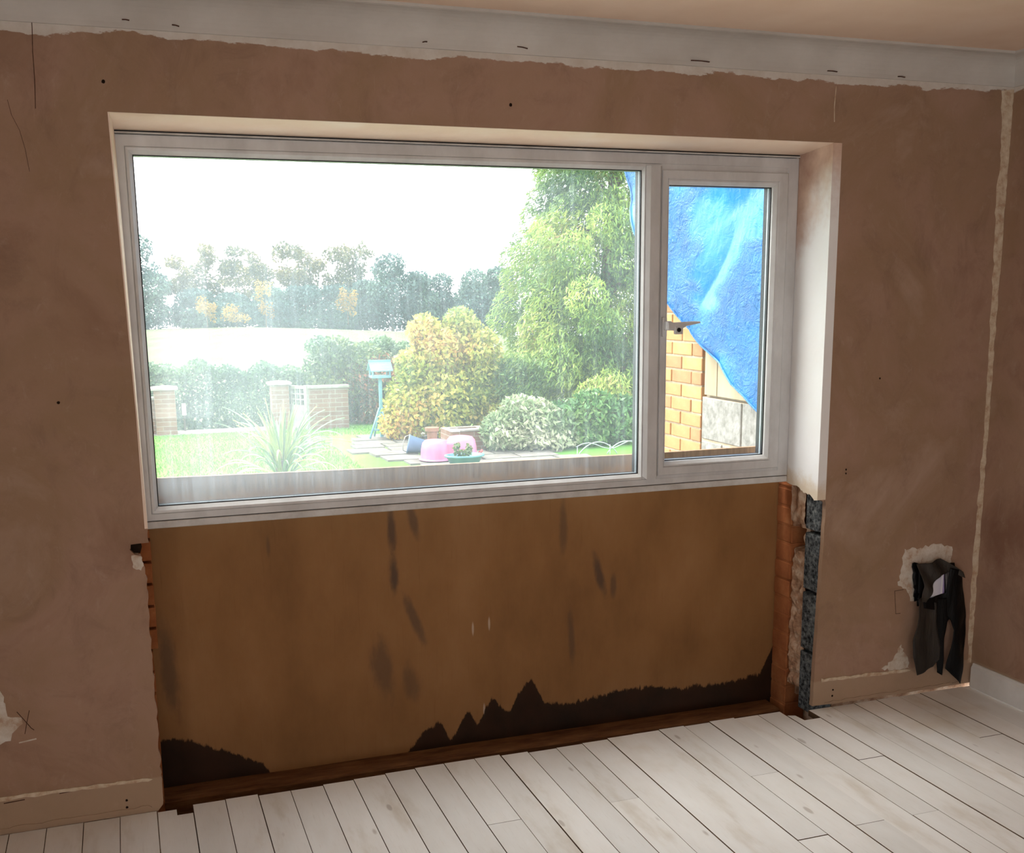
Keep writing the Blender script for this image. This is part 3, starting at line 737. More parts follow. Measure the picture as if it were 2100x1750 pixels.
def blob_points(rg, blobs, n, shell=.35, core=.2):
    bl = np.array(blobs, float); area = (bl[:, 3]*bl[:, 4]+bl[:, 4]*bl[:, 5]+bl[:, 3]*bl[:, 5]); pk = area/area.sum()
    out_p, out_d = [], []; need = n
    while need > 0:
        k = rg.choice(len(bl), size=need*2+50, p=pk); d = unit(rg.normal(size=(len(k), 3)))
        r = 1 - shell*rg.random(len(k))**1.6
        inn = rg.random(len(k)) < core; r[inn] = rg.random(inn.sum())**.5*.9
        q = bl[k, :3] + d*bl[k, 3:]*r[:, None]
        depth = np.full(len(k), 9.)
        for b in bl: depth = np.minimum(depth, np.linalg.norm((q-b[:3])/b[3:], axis=1))
        ok = (depth > .55) | (rg.random(len(k)) < .15)
        q, dd = q[ok][:need], d[ok][:need]; out_p.append(q); out_d.append(dd); need -= len(q)
    return np.concatenate(out_p), np.concatenate(out_d)

def crown(name, blobs, n, L, Wd, mat, parent, seed, droop=.3, shell=.35, core=.2, tint_scale=2.0, tint_rand=.35, spread=.8):
    rg = np.random.default_rng(seed); p, d = blob_points(rg, blobs, n, shell, core)
    ph = rg.random(6)*9
    tn = .5+.25*(np.sin(p[:, 0]*tint_scale+ph[0]+np.sin(p[:, 2]*tint_scale*1.3+ph[1])*1.5)+np.sin(p[:, 2]*tint_scale*1.7+ph[2]+p[:, 1]*tint_scale+ph[3]))*.9
    ax = unit(d*.5+rg.normal(size=p.shape)*spread+np.array([0, 0, -droop])); nr = unit(d+rg.normal(size=p.shape)*.7)
    s = .65+.7*rg.random(n)
    return leaf_mesh(name, p, ax, nr, L*s, Wd*s, tn+(rg.random(n)-.5)*tint_rand*2, mat, parent)

M['bark'] = mottle('brown_bark', [(.3, (70, 56, 44)), (.7, (112, 94, 76))], 14, 5, .95, .05, (1, 1, .2), .5, 30)
M['bark_pale'] = mottle('pale_bark', [(.3, (70, 66, 58)), (.7, (104, 98, 90))], 10, 5, .95, .05, (1, 1, .3))
def limbs(name, base_r, h, n, seed, parent, mat, spread=.35, start=.35, pn=6):
    rg = random.Random(seed); bm = bmesh.new(); L = Vector(parent.location)
    pts = [(L.x + rg.uniform(-.02, .02)*h*i/6, L.y + rg.uniform(-.02, .02)*h*i/6, L.z + h*i/6) for i in range(7)]
    add_tube(bm, pts, [base_r*(1-.85*i/6) for i in range(7)], pn)
    for k in range(n):
        t = start+(1-start)*(k+.5)/n*.92; a = rg.uniform(0, 2*math.pi); ln = h*spread*(1.1-t)*rg.uniform(.7, 1.2); i = int(t*6); p0 = Vector(pts[i]).lerp(Vector(pts[min(6, i+1)]), t*6-i)
        q = [p0 + Vector((math.cos(a)*ln*s, math.sin(a)*ln*s, ln*(.9*s-.25*s*s))) for s in (0, .35, .7, 1)]
        add_tube(bm, q, [base_r*.38*(1-t*.7)*f for f in (1, .75, .5, .2)], 5)
    return bm_obj(name, bm, mat, parent)

# ------------------------------------------------------------------ far woodland
M['lf_dark'] = leaf_mat('hazed_wood_leaves', [(0, (36, 62, 62)), (.5, (50, 80, 76)), (1, (80, 106, 88))], .25)  # blue-green tint paints distance haze into the leaf colour
M['lf_birch'] = leaf_mat('thin_autumn_leaves', [(0, (62, 66, 46)), (.5, (82, 82, 52)), (1, (112, 100, 56))], .25)
M['lf_gold'] = leaf_mat('golden_leaves', [(0, (126, 100, 40)), (.5, (148, 120, 50)), (1, (159, 136, 69))], .45)
def far_xz(u, v): return 2.85+(u-290)*.0656, -2.26+(675-v)*.062
def ground_far(x, y): return -.72-(y-16.1)*.0128+.25*math.sin(x*.06+.4)*min(1, (y-16)/90.)-max(0, x-16)*.045*min(1, (y-16)/134.)
def dark_tree(name, x, y, top, wd, label, seed, grp='dark dense trees of the far wood'):
    z0 = ground_far(x, y)-.1; t = thing(name, label, 'tree', (x, y, z0), grp); h = top-z0; rg = random.Random(seed)
    limbs('trunk', .22, h*.8, 6, seed, t, M['bark'])
    bl = []
    for k in range(9):
        f = rg.uniform(.12, .86); r_ = wd/2*(1.0 if f < .55 else (1.25-.55*f))
        bl.append((rg.uniform(-.45, .45)*r_, rg.uniform(-.4, .4)*r_, h*f, r_*rg.uniform(.55, .75), r_*.6, h*rg.uniform(.13, .18)))
    bl += [(0, 0, h*.84, wd*.30, wd*.3, h*.16), (0, 0, h*.45, wd*.5, wd*.42, h*.32), (0, 0, h*.2, wd*.52, wd*.42, h*.22)]
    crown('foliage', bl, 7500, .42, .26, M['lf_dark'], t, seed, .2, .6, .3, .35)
def birch(x, y, top, wd, label, seed):
    z0 = ground_far(x, y)-.1; t = thing('slender_tree', label, 'tree', (x, y, z0), 'thin tall trees of the far wood'); h = top-z0; rg = random.Random(seed)
    limbs('trunk', .2, h*.97, 22, seed, t, M['bark_pale'], .34, .3, 5)
    bl = [(rg.uniform(-.4, .4)*wd*(1.2-.7*f), rg.uniform(-.3, .3)*wd, h*f, wd*rg.uniform(.16, .34), wd*.3, h*rg.uniform(.06, .13)) for f in [rg.uniform(.35, .92) for _ in range(14)]]
    crown('foliage', bl, 2100, .40, .30, M['lf_birch'], t, seed, .3, .95, .6, .4)
DT = [(290, 478, 7.6, 'tall dark tree of the far wood at the left edge of the wide pane'), (398, 592, 8, 'low dark tree of the far wood beside the tall one at the pane edge'), (470, 600, 7, 'low dark tree of the far wood behind the orange bush'),
      (545, 590, 7.4, 'low dark tree of the far wood just right of the orange bush'), (618, 588, 7.4, 'low dark tree of the far wood midway along the field edge'), (690, 584, 7, 'low dark tree of the far wood left of the round-topped tree'),
      (795, 516, 7.6, 'tall round-topped dark tree of the far wood above the bird table'), (862, 556, 6, 'dark tree of the far wood just right of the round-topped tree'), (918, 560, 6, 'dark tree of the far wood above the yellow bush'),
      (978, 552, 6.4, 'dark tree of the far wood half hidden by the yellow bush'), (1042, 546, 6.4, 'dark tree of the far wood hidden behind the conifer'), (745, 575, 6, 'low dark tree of the far wood under the last slender trees')]
for k, od in enumerate(('nearest', 'second nearest', 'third nearest', 'second farthest', 'farthest')): DT.append((235-62*k, 560-14*(k % 3), 7.4, od+' of the dark trees running on past the pane edge'))
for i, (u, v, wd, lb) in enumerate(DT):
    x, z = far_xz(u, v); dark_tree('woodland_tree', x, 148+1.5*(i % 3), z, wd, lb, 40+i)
BT = [(372, 522, 4.4, 'first slender pale tree beside the tall dark tree'), (428, 494, 5, 'second slender pale tree from the pane edge'), (482, 498, 5, 'third slender pale tree from the pane edge'), (538, 490, 5, 'fourth slender pale tree from the pane edge'),
      (590, 487, 5, 'fifth slender pale tree from the pane edge'), (642, 498, 4.8, 'sixth slender pale tree from the pane edge'), (696, 487, 5, 'seventh slender pale tree from the pane edge'), (745, 484, 5, 'last slender pale tree before the round-topped dark tree')]
for i, (u, v, wd, lb) in enumerate(BT):
    x, z = far_xz(u, v); birch(x, 153+(i % 2)*2, z, wd, lb, 70+i)
for i, (u, v, h, wd, lb) in enumerate(((468, 625, 3.2, 3.6, 'small orange bush at the field edge before the far wood'), (525, 568, 6.5, 2.6, 'narrow golden tree standing tall before the far wood'), (412, 600, 4.4, 2.8, 'pale yellow bush beside the pane-edge dark tree'), (690, 590, 5, 2.8, 'golden bush before the far wood left of the bird table'))):
    x, z = far_xz(u, v); y = 144.5; t = thing('golden_bush', lb, 'bush', (x, y, z-h), 'golden bushes at the wood edge')
    limbs('stems', .07, h*.8, 6, 90+i, t, M['bark'])
    rg = random.Random(i); bl = [(rg.uniform(-.3, .3)*wd, rg.uniform(-.2, .2)*wd, h*rg.uniform(.25, .85), wd*rg.uniform(.16, .34), wd*.26, h*rg.uniform(.1, .24)) for _ in range(9)]
    crown('foliage', bl, 520, .30, .2, M['lf_gold'], t, 95+i, .2, .95, .6, .6)

# ------------------------------------------------------------------ hedge and shrubs behind the garden
M['lf_hedge'] = leaf_mat('hedge_leaves', [(0, (41, 68, 46)), (.5, (67, 97, 62)), (1, (108, 129, 88))], .25, .4)
M['lf_shrub'] = leaf_mat('shrub_leaves', [(0, (45, 68, 39)), (.5, (77, 101, 54)), (1, (122, 132, 75))], .3, .45)
M['lf_red'] = leaf_mat('reddish_shrub_leaves', [(0, (57, 75, 45)), (.45, (91, 91, 59)), (.7, (137, 90, 62)), (1, (160, 98, 68))], .3, .45)
def hedge(name, x0, x1, y0, y1, h0, h1, n, label, seed, grp=None):
    t = thing(name, label, 'hedge', ((x0+x1)/2, (y0+y1)/2, G0-.1), grp); rg = np.random.default_rng(seed)
    k = rg.random(n); x = x0+(x1-x0)*rg.random(n); top = h0+(h1-h0)*(x-x0)/(x1-x0)+.06*np.sin(x*5+seed)+.05*np.sin(x*11)
    y = np.where(k < .62, y0+.18*rg.random(n)**2, y0+(y1-y0)*rg.random(n)); z = np.where(k < .62, rg.random(n)*top, top+.05-.20*rg.random(n)**.8)
    z = np.where(k > .94, rg.random(n)*top, z)
    c = np.stack([x-t.location.x, y-t.location.y, z], 1); nr = unit(np.array([0, -1., .4])+rg.normal(size=(n, 3))*.7); ax = unit(rg.normal(size=(n, 3))+np.array([0, 0, .2]))
    tn = .45+.25*np.sin(x*3+1.4*np.sin(z*4))+(rg.random(n)-.5)*.7
    leaf_mesh('foliage', c, ax, nr, .07*(.7+.7*rg.random(n)), .036, tn, M['lf_hedge'], t)
    bm = bmesh.new()
    for i in range(int((x1-x0)/.35)):
        px_ = x0+.2+i*.35; add_tube(bm, [(px_, (y0+y1)/2, G0-.1), (px_+.05, (y0+y1)/2, G0+h0*.5), (px_-.04, (y0+y1)/2, G0+h0*.8)], [.022, .016, .006], 5)
    bm_obj('stems', bm, M['bark'], t)
hedge('garden_hedge', .2, 3.2, 16.6, 17.6, 1.18, .98, 15000, 'clipped green hedge behind the gateway at the end of the lawn', 1)
hedge('garden_hedge', -4.2, .55, 16.55, 17.5, 1.30, 1.27, 17000, 'taller end of the clipped hedge behind the brick pillar by the pane edge', 2)
hedge('garden_hedge', 3.3, 6.4, 16.9, 17.8, 1.46, 1.40, 13000, 'clipped hedge behind the bird table and leafy shrubs', 3)
def shrub(name, label, loc, blobs, n, L, Wd, mat, seed, cat='shrub', droop=.2, ts=3., stems=.03, h=.8, **kw):
    t = thing(name, label, cat, loc); limbs('stems', stems, h, 9, seed, t, M['bark'], .5, .1)
    crown('foliage', blobs, n, L, Wd, mat, t, seed, droop, tint_scale=ts, **kw); return t
shrub('leafy_shrub', 'loose green shrub beside the gateway, rising above the hedge', (3.55, 16.0, G0), [(-.25, 0, .95, .34, .35, .38), (.05, 0, 1.22, .34, .3, .34), (.5, 0, 1.1, .42, .35, .34), (.1, 0, .55, .5, .4, .5), (.75, 0, .7, .4, .35, .5)], 5200, .09, .04, M['lf_shrub'], 21)
shrub('red_tinged_shrub', 'shrub with red tinged leaves standing behind the bird table', (4.25, 15.95, G0), [(-.35, 0, .62, .4, .35, .45), (.1, 0, .85, .42, .35, .40), (.45, 0, .72, .4, .35, .42), (-.1, 0, .3, .6, .4, .35), (.7, .1, .5, .3, .3, .4)], 5200, .085, .038, M['lf_red'], 22)

# ------------------------------------------------------------------ gateway: pillars, pierced gate screen, low brick wall
def brick_tex(name, c1, c2, mort, w_=.22, h_=.075):
    m = Mat(name, .9, .1); b = m.n('ShaderNodeTexBrick')
    b.inputs['Color1'].default_value = lin(c1); b.inputs['Color2'].default_value = lin(c2); b.inputs['Mortar'].default_value = lin(mort)
    b.inputs['Scale'].default_value = 1.0; b.inputs['Brick Width'].default_value = w_; b.inputs['Row Height'].default_value = h_; b.inputs['Mortar Size'].default_value = .006
    x, y, z = m.xyz(); cb = m.n('ShaderNodeCombineXYZ'); m.l(m.math('ADD', x, y), cb.inputs[0]); m.l(z, cb.inputs[1]); m.l(cb.outputs[0], b.inputs['Vector'])
    m.color(b.outputs[0]); return m.m
M['garden_brick'] = brick_tex('garden_brick', (106, 80, 66), (122, 94, 78), (128, 120, 108))
M['cast_stone'] = mottle('cast_stone', [(.3, (120, 114, 106)), (.7, (150, 146, 140))], 9, 5, .9, .1)
def pillar(loc, hw, h, label):
    t = thing('gate_pillar', label, 'pillar', loc); x, y, z = loc
    box('shaft', x-hw, x+hw, y-hw, y+hw, z, z+h-.07, M['garden_brick'], t, .004)
    bm = bmesh.new(); c = hw+.05
    lo = [bm.verts.new((x+a*c, y+b*c, z+h-.07)) for a, b in ((-1,-1),(1,-1),(1,1),(-1,1))]; md = [bm.verts.new((v.co.x, v.co.y, z+h-.035)) for v in lo]; tp = bm.verts.new((x, y, z+h))
    bm.faces.new(lo[::-1])
    for i in range(4): bm.faces.new((lo[i], lo[(i+1)%4], md[(i+1)%4], md[i])); bm.faces.new((md[i], md[(i+1)%4], tp))
    bm_obj('coping', bm, M['cast_stone'], t)
pillar((.62, 15.62, G0), .165, .82, 'square brick pillar with a pale cap by the left pane edge')
pillar((2.50, 15.60, G0), .145, .84, 'slim brick pillar with a pale cap beside the pierced screen')
t = thing('garden_wall', 'low brick wall with white coping running off beside the brick pillar', 'wall', (-.1, 15.75, G0))
box('brickwork', -1.2, .45, 15.68, 15.82, G0, G0+.58, M['garden_brick'], t); box('coping', -1.2, .46, 15.65, 15.85, G0+.58, G0+.62, M['cast_stone'], t, .005)
t = thing('white_post', 'small white marker post beside the brick pillar', 'post', (.93, 15.9, G0)); box('shaft', .915, .945, 15.885, 15.915, G0, G0+.3, M['bark_pale'], t); box('plate', .895, .965, 15.87, 15.885, G0+.28, G0+.48, M['white_paint'], t, .003)
def screen():
    t = thing('pierced_screen', 'pale pierced concrete screen between the slim pillar and the low wall', 'screen', (2.70, 15.45, G0)); a = Vector((2.64, 15.62, 0)); b = Vector((2.90, 15.30, 0)); d = (b-a).normalized(); nrm = Vector((-d.y, d.x, 0))*.03; L = (b-a).length
    def slab(name, s0, s1, z0, z1, k=1.):
        bm = bmesh.new(); vs_ = [bm.verts.new(a+d*s+nrm*q*k+Vector((0, 0, G0+z))) for s, q, z in ((s0,-1,z0),(s1,-1,z0),(s1,1,z0),(s0,1,z0),(s0,-1,z1),(s1,-1,z1),(s1,1,z1),(s0,1,z1))]
        for q in ((0,3,2,1),(4,5,6,7),(0,1,5,4),(1,2,6,5),(2,3,7,6),(3,0,4,7)): bm.faces.new([vs_[i] for i in q])
        bm_obj(name, bm, M['cast_stone'], t)
    slab('panel', 0, L, 0, .42); slab('rail', 0, L, .70, .745, 1.5)
    for i in range(5): slab('upright', L*i/4-.012 if i else 0, L*i/4+.012, .42, .70)
    slab('crossbar', 0, L, .505, .525, .8); slab('crossbar', 0, L, .60, .62, .8)
    slab('end_post', L, L+.06, 0, .76, 1.6)
screen()
t = thing('garden_wall', 'low brick wall with a pale coping between the pierced screen and the shrubs', 'wall', (3.2, 15.35, G0))
box('brickwork', 2.93, 3.62, 15.26, 15.40, G0, G0+.70, M['garden_brick'], t); box('coping', 2.92, 3.64, 15.23, 15.43, G0+.70, G0+.745, M['cast_stone'], t, .005)

# ------------------------------------------------------------------ bird table on its paving
M['duck_egg'] = mottle('duck_egg_paint', [(.3, (86, 134, 146)), (.7, (104, 150, 160))], 14, 4, .55, .3)
def bird_table():
    cx, cy = 3.78, 13.45; t = thing('bird_table', 'pale blue wooden bird table with a slatted roof standing on the paving', 'bird table', (cx, cy, G0+.03)); z = G0+.03; m = M['duck_egg']
    box('post', cx-.024, cx+.024, cy-.024, cy+.024, z+.02, z+.95, m, t, .003)
    for a in range(4):
        an = math.radians(20+90*a); e = Vector((math.cos(an), math.sin(an), 0))
        tube('leg', [Vector((cx, cy, z+.48))+e*.03, Vector((cx, cy, z+.012))+e*.22], .016, m, t, 6)
    box('brace', cx-.15, cx+.15, cy-.012, cy+.012, z+.12, z+.145, m, t)
    box('brace', cx-.012, cx+.012, cy-.15, cy+.15, z+.1455, z+.17, m, t)
    tray = box('tray', cx-.15, cx+.15, cy-.12, cy+.12, z+.95, z+.985, m, t, .003)
    for sx in (-1, 1):
        for sy in (-1, 1): box('upright', cx+sx*.135-.012, cx+sx*.135+.012, cy+sy*.1-.012, cy+sy*.1+.012, z+.985, z+1.10, m, tray)
    roof = box('roof', cx-.175, cx+.175, cy-.012, cy+.012, z+1.2055, z+1.225, m, t)
    for sy in (-1, 1):
        for k in range(4):
            y0 = sy*(.155-.039*k); z0 = z+1.055+.034*k
            bm = bmesh.new(); q = [(y0, z0), (y0-sy*.045, z0+.038), (y0-sy*.045, z0+.052), (y0, z0+.014)]
            a = [bm.verts.new((cx-.175, cy+yy, zz)) for yy, zz in q]; b = [bm.verts.new((cx+.175, cy+yy, zz)) for yy, zz in q]
            bm.faces.new(a); bm.faces.new(b[::-1])
            for i in range(4): bm.faces.new((a[i], b[i], b[(i+1) % 4], a[(i+1) % 4]))
            bm_obj('roof_slat', bm, m, roof)
bird_table()
M['slab'] = mottle('weathered_slab', [(.3, (84, 78, 72)), (.6, (112, 108, 102)), (.8, (126, 122, 117))], 5, 6, .9, .1, (1, 3, 1), .4, 30, vary=.06)
pav = tag(bpy.data.objects.new('patio', None), 'weathered stone paving around the bird table', 'paving', kind='structure'); COL.objects.link(pav)
rp = random.Random(12)
y = 10.2
while y < 14.0:
    x0 = 3.0 + .45*abs(y-12.2)/1.4 + rp.uniform(-.08, .08); dpt = rp.uniform(.36, .5); x = x0
    while x < 5.6:
        wd = rp.uniform(.45, .8)
        zt = G0+.03+rp.uniform(-.006, .006)
        q = [(x+rp.uniform(0, .03), y+rp.uniform(0, .03)), (x+wd-rp.uniform(.01, .04), y+rp.uniform(0, .03)), (x+wd-rp.uniform(.01, .04), y+dpt-rp.uniform(.01, .04)), (x+rp.uniform(0, .03), y+dpt-rp.uniform(.01, .04))]
        bm = bmesh.new(); a = [bm.verts.new((p_[0], p_[1], G0-.01)) for p_ in q]; b = [bm.verts.new((p_[0], p_[1], zt)) for p_ in q]
        bm.faces.new(a[::-1]); bm.faces.new(b)
        for i in range(4): bm.faces.new((a[i], a[(i+1)%4], b[(i+1)%4], b[i]))
        bm_obj('paving_slab', bm, M['slab'], pav); x += wd
    y += dpt

# ------------------------------------------------------------------ bushes and conifer
M['lf_yellow'] = leaf_mat('yellow_bush_leaves', [(0, (98, 120, 54)), (.35, (150, 158, 70)), (.7, (186, 178, 88)), (1, (206, 164, 96))], .4, .45)
rgy = random.Random(17)
yb = [(-.55, 0, .55, .42, .45, .55), (0, 0, .6, .6, .55, .6), (.55, .1, .7, .5, .5, .6), (-.42, 0, 1.1, .34, .4, .38), (-.1, 0, 1.4, .40, .4, .40), (.35, .1, 1.5, .45, .4, .45), (.6, .1, 1.25, .45, .45, .5), (.3, 0, 1.85, .26, .28, .22), (-.75, 0, .3, .3, .3, .32)]
for k in range(26):
    a = rgy.uniform(.05, 1.85); e = .85*(1-(a/2.1)**2)**.5*rgy.choice((-1, 1)); yb.append((e*rgy.uniform(.6, 1.0)+.08, -.25*rgy.random(), a, rgy.uniform(.12, .24), .2, rgy.uniform(.10, .2)))
shrub('yellow_bush', 'broad bush turning yellow in front of the conifer', (4.75, 13.3, G0), yb, 21000, .085, .042, M['lf_yellow'], 31, 'bush', .15, 2.6, .04, 1.9, shell=.6)
M['lf_conifer'] = leaf_mat('conifer_sprays', [(0, (46, 76, 42)), (.3, (88, 118, 56)), (.55, (128, 152, 66)), (.8, (164, 176, 84)), (1, (146, 112, 78))], .3, .5)
def conifer():
    cx, cy = 7.75, 13.6; t = thing('conifer_tree', 'tall feathery green conifer filling the right of the wide pane', 'tree', (cx, cy, G0))
    limbs('trunk', .18, 7.6, 26, 51, t, M['bark'], .12, .08)
    rg = random.Random(9); bl = []
    H_ = 8.4
    for k in range(230):
        f = .01+.95*((k+rg.random())/230)**1.25; rad = 2.15*(1-f)**.75; a = k*2.39996+rg.uniform(-.3, .3); rr = rad*rg.uniform(.72, .98)
        s = .13+.27*(1-f)*rg.uniform(.5, 1.3)
        bl.append((math.cos(a)*rr, math.sin(a)*rr, H_*f+.1, s*1.1, s*1.1, s*rg.uniform(.8, 1.3)))
    for f in (.05, .12, .19, .26, .33, .40, .47, .54, .61, .68, .75, .85): r_ = 1.75*(1-f)**.75; bl.append((0, 0, H_*f, r_, r_, .55))
    n = 210000; g = np.random.default_rng(77); p, d = blob_points(g, bl, n, .35, .16)
    ph = g.random(6)*9
    tn = .42+.20*(np.sin(p[:, 0]*3.1+ph[0]+1.6*np.sin(p[:, 2]*2.9+ph[1]))+np.sin(p[:, 2]*4.1+p[:, 1]*2+ph[2]))+(g.random(n)-.5)*.5
    tn = np.where(tn > .88, np.where(g.random(n) < .45, tn, .6), tn)
    out = unit(p*np.array([1, 1, 0])+1e-6); ax = unit(out*.6+np.array([0, 0, -.6])+g.normal(size=p.shape)*.5); nr = unit(out+g.normal(size=p.shape)*.7)
    s = .5+.9*g.random(n); leaf_mesh('foliage', p, ax, nr, .095*s, .021*s, tn, M['lf_conifer'], t)
conifer()
M['lf_var'] = leaf_mat('cream_edged_leaves', [(0, (85, 109, 72)), (.45, (127, 142, 103)), (.75, (173, 175, 145)), (1, (190, 186, 164))], .3, .45)
shrub('variegated_shrub', 'low shrub with cream edged leaves below the conifer', (5.35, 11.4, G0), [(-.25, 0, .3, .35, .35, .3), (.2, 0, .42, .42, .4, .36), (.0, 0, .60, .30, .3, .22), (.6, .1, .32, .36, .35, .3), (.35, 0, .15, .6, .4, .16)], 5600, .095, .036, M['lf_var'], 33, 'shrub', .0, 4, .02, .5)
shrub('green_shrub', 'bright green low shrub between the variegated shrub and the casement', (6.35, 11.6, G0), [(-.25, 0, .35, .38, .35, .34), (.25, 0, .45, .42, .4, .40), (.65, 0, .35, .4, .4, .4), (.1, 0, .18, .7, .4, .18)], 5600, .10, .04, leaf_mat('fresh_green_leaves', [(0, (48, 88, 44)), (.5, (78, 120, 64)), (1, (124, 148, 89))], .3, .45), 34, 'shrub', .2, 3.5, .02, .5)
def ivy_leaf_bits(): pass

# ------------------------------------------------------------------ spiky plant close to the window
def cordyline():
    base = Vector((1.16, 5.5, G0)); t = thing('spiky_plant', 'spiky long-leaved plant on the lawn just outside the window', 'plant', base); rg = random.Random(4)
    tube('stem', [base, base+Vector((.01, 0, .45)), base+Vector((-.01, 0, .92))], [.05, .045, .04], M['bark'], t, 10)
    m1 = mottle('strap_leaf_green', [(.3, (96, 118, 62)), (.55, (128, 146, 76)), (.75, (164, 172, 96))], 8, 4, .5, .3, (1, 1, .4)); m2 = mottle('strap_leaf_dry', [(.3, (176, 140, 100)), (.7, (206, 178, 140))], 8, 4, .8, .1, (1, 1, .4))
    m3 = mottle('strap_leaf_dark', [(.3, (74, 98, 70)), (.7, (112, 136, 96))], 8, 4, .5, .3, (1, 1, .4))
    specs = []
    for k in range(30): specs.append((rg.uniform(0, 2*math.pi), rg.uniform(.1, .75), rg.uniform(.42, .62), .032, m1 if k % 3 else m3))       # upright
    for k in range(34): specs.append((rg.uniform(0, 2*math.pi), rg.uniform(.8, 1.6), rg.uniform(.45, .68), .028, m3 if k % 3 else m1))      # arching
    for k in range(18): specs.append((rg.uniform(0, 2*math.pi), rg.uniform(1.5, 2.2), rg.uniform(.42, .60), .026, m2 if k % 2 else m3))      # hanging
    for ang, tilt, L, wd, mt in specs:
        e = Vector((math.cos(ang), math.sin(ang), 0)); z0 = rg.uniform(.72, .95); p = base+Vector((0, 0, z0))+e*.03; side = Vector((-e.y, e.x, 0)); th = tilt*.55; pts = []
        N_ = 9
        for i in range(N_+1):
            f = i/N_; pts.append((p.copy(), wd*(.55+1.0*f if f < .35 else (.9*(1-((f-.35)/.65)**1.8)+.03)), th)); th2 = th+tilt*.9*f*f; d = e*math.sin(th2)+Vector((0, 0, math.cos(th2))); p = p+d*(L/N_)
        bm = bmesh.new(); rows = []
        for i, (q, w2, th_) in enumerate(pts):
            d = (pts[min(i+1, N_)][0]-pts[max(i-1, 0)][0]).normalized(); nrm = side.cross(d)
            rows.append([bm.verts.new(q-side*w2/2+nrm*.004), bm.verts.new(q-nrm*.003), bm.verts.new(q+side*w2/2+nrm*.004)])
        for a, b in zip(rows, rows[1:]):
            bm.faces.new((a[0], a[1], b[1], b[0])); bm.faces.new((a[1], a[2], b[2], b[1]))
        o = bm_obj('leaf', bm, mt, t); sm = o.modifiers.new('thickness', 'SOLIDIFY'); sm.thickness = .002
cordyline()

# ------------------------------------------------------------------ odds and ends on the paving
M['pink'] = mottle('pink_plastic', [(.3, (172, 84, 118)), (.7, (184, 100, 132))], 3, 3, .4, .4); M['blue_rim'] = mottle('blue_glazed_rim', [(.3, (62, 104, 120)), (.7, (84, 124, 136))], 6, 3, .4, .4)
def pink_tub():
    cx, cy = 4.12, 10.85; t = thing('pink_plastic_tub', 'upturned two-lobed pink plastic tub lying on the paving', 'tub', (cx, cy, G0+.04)); z = G0+.04
    def lobe(name, x, y, rx, ry, h):
        bm = bmesh.new(); n = 28; rings = []
        prof = [(1.12, 0), (1.12, .02), (1.03, .03), (1.0, .10), (.97, .5), (.88, .82), (.7, .96), (.4, 1.0), (.05, 1.0)]
        for s, f in prof: rings.append([bm.verts.new((x+rx*s*math.cos(2*math.pi*k/n), y+ry*s*math.sin(2*math.pi*k/n), z+h*f)) for k in range(n)])
        for a, b in zip(rings, rings[1:]):
            for k in range(n): bm.faces.new((a[k], a[(k+1)%n], b[(k+1)%n], b[k]))
        bm.faces.new(rings[-1]); bm.faces.new(rings[0][::-1]); return bm_obj(name, bm, M['pink'], t, smooth=True)
    lobe('lobe', cx-.19, cy, .20, .22, .27); lobe('lobe', cx+.18, cy+.02, .22, .24, .30)
    box('bridge', cx-.12, cx+.12, cy-.14, cy+.14, z+.02, z+.235, M['pink'], t, .03, 3)
    tube('handle', [(cx+.40, cy-.06, z+.03), (cx+.46, cy-.06, z+.09), (cx+.47, cy-.02, z+.09), (cx+.42, cy+.02, z+.03)], .016, mottle('red_plastic', [(.3, (150, 50, 52)), (.7, (166, 62, 62))], 5, 3, .4, .4), t, 8)
pink_tub()
bm = bmesh.new(); add_lathe(bm, 4.02, 11.32, [(.06, G0+.03), (.075, G0+.36), (.10, G0+.37), (.10, G0+.42), (.06, G0+.42)], 16)
tag(bm_obj('flower_pot', bm, mottle('old_terracotta', [(.3, (108, 78, 62)), (.7, (130, 100, 82))], 8, 4, .9, .1)), 'small weathered clay pot standing behind the pink tub', 'pot')
def trough():
    cx, cy = 4.16, 10.25; t = thing('planter', 'round blue rimmed planter with a small leafy plant before the pink tub', 'planter', (cx, cy, G0+.035)); z = G0+.035
    bm = bmesh.new(); n = 28; prof = [(.17, 0), (.22, .11), (.245, .112), (.245, .135), (.215, .135), (.205, .09), (.02, .09)]; rings = [[bm.verts.new((cx+r_*1.1*math.cos(2*math.pi*k/n), cy+r_*.8*math.sin(2*math.pi*k/n), z+f)) for k in range(n)] for r_, f in prof]
    for a, b in zip(rings, rings[1:]):
        for k in range(n): bm.faces.new((a[k], a[(k+1)%n], b[(k+1)%n], b[k]))
    bm.faces.new(rings[0][::-1]); bm.faces.new(rings[-1]); bm_obj('bowl', bm, M['blue_rim'], t, smooth=True)
    crown('foliage', [(0, 0, .15, .10, .08, .06), (-.1, 0, .22, .05, .05, .10), (.06, 0, .2, .05, .05, .08)], 320, .05, .024, M['lf_shrub'], t, 61, 0, .8, .5, 8)
trough()
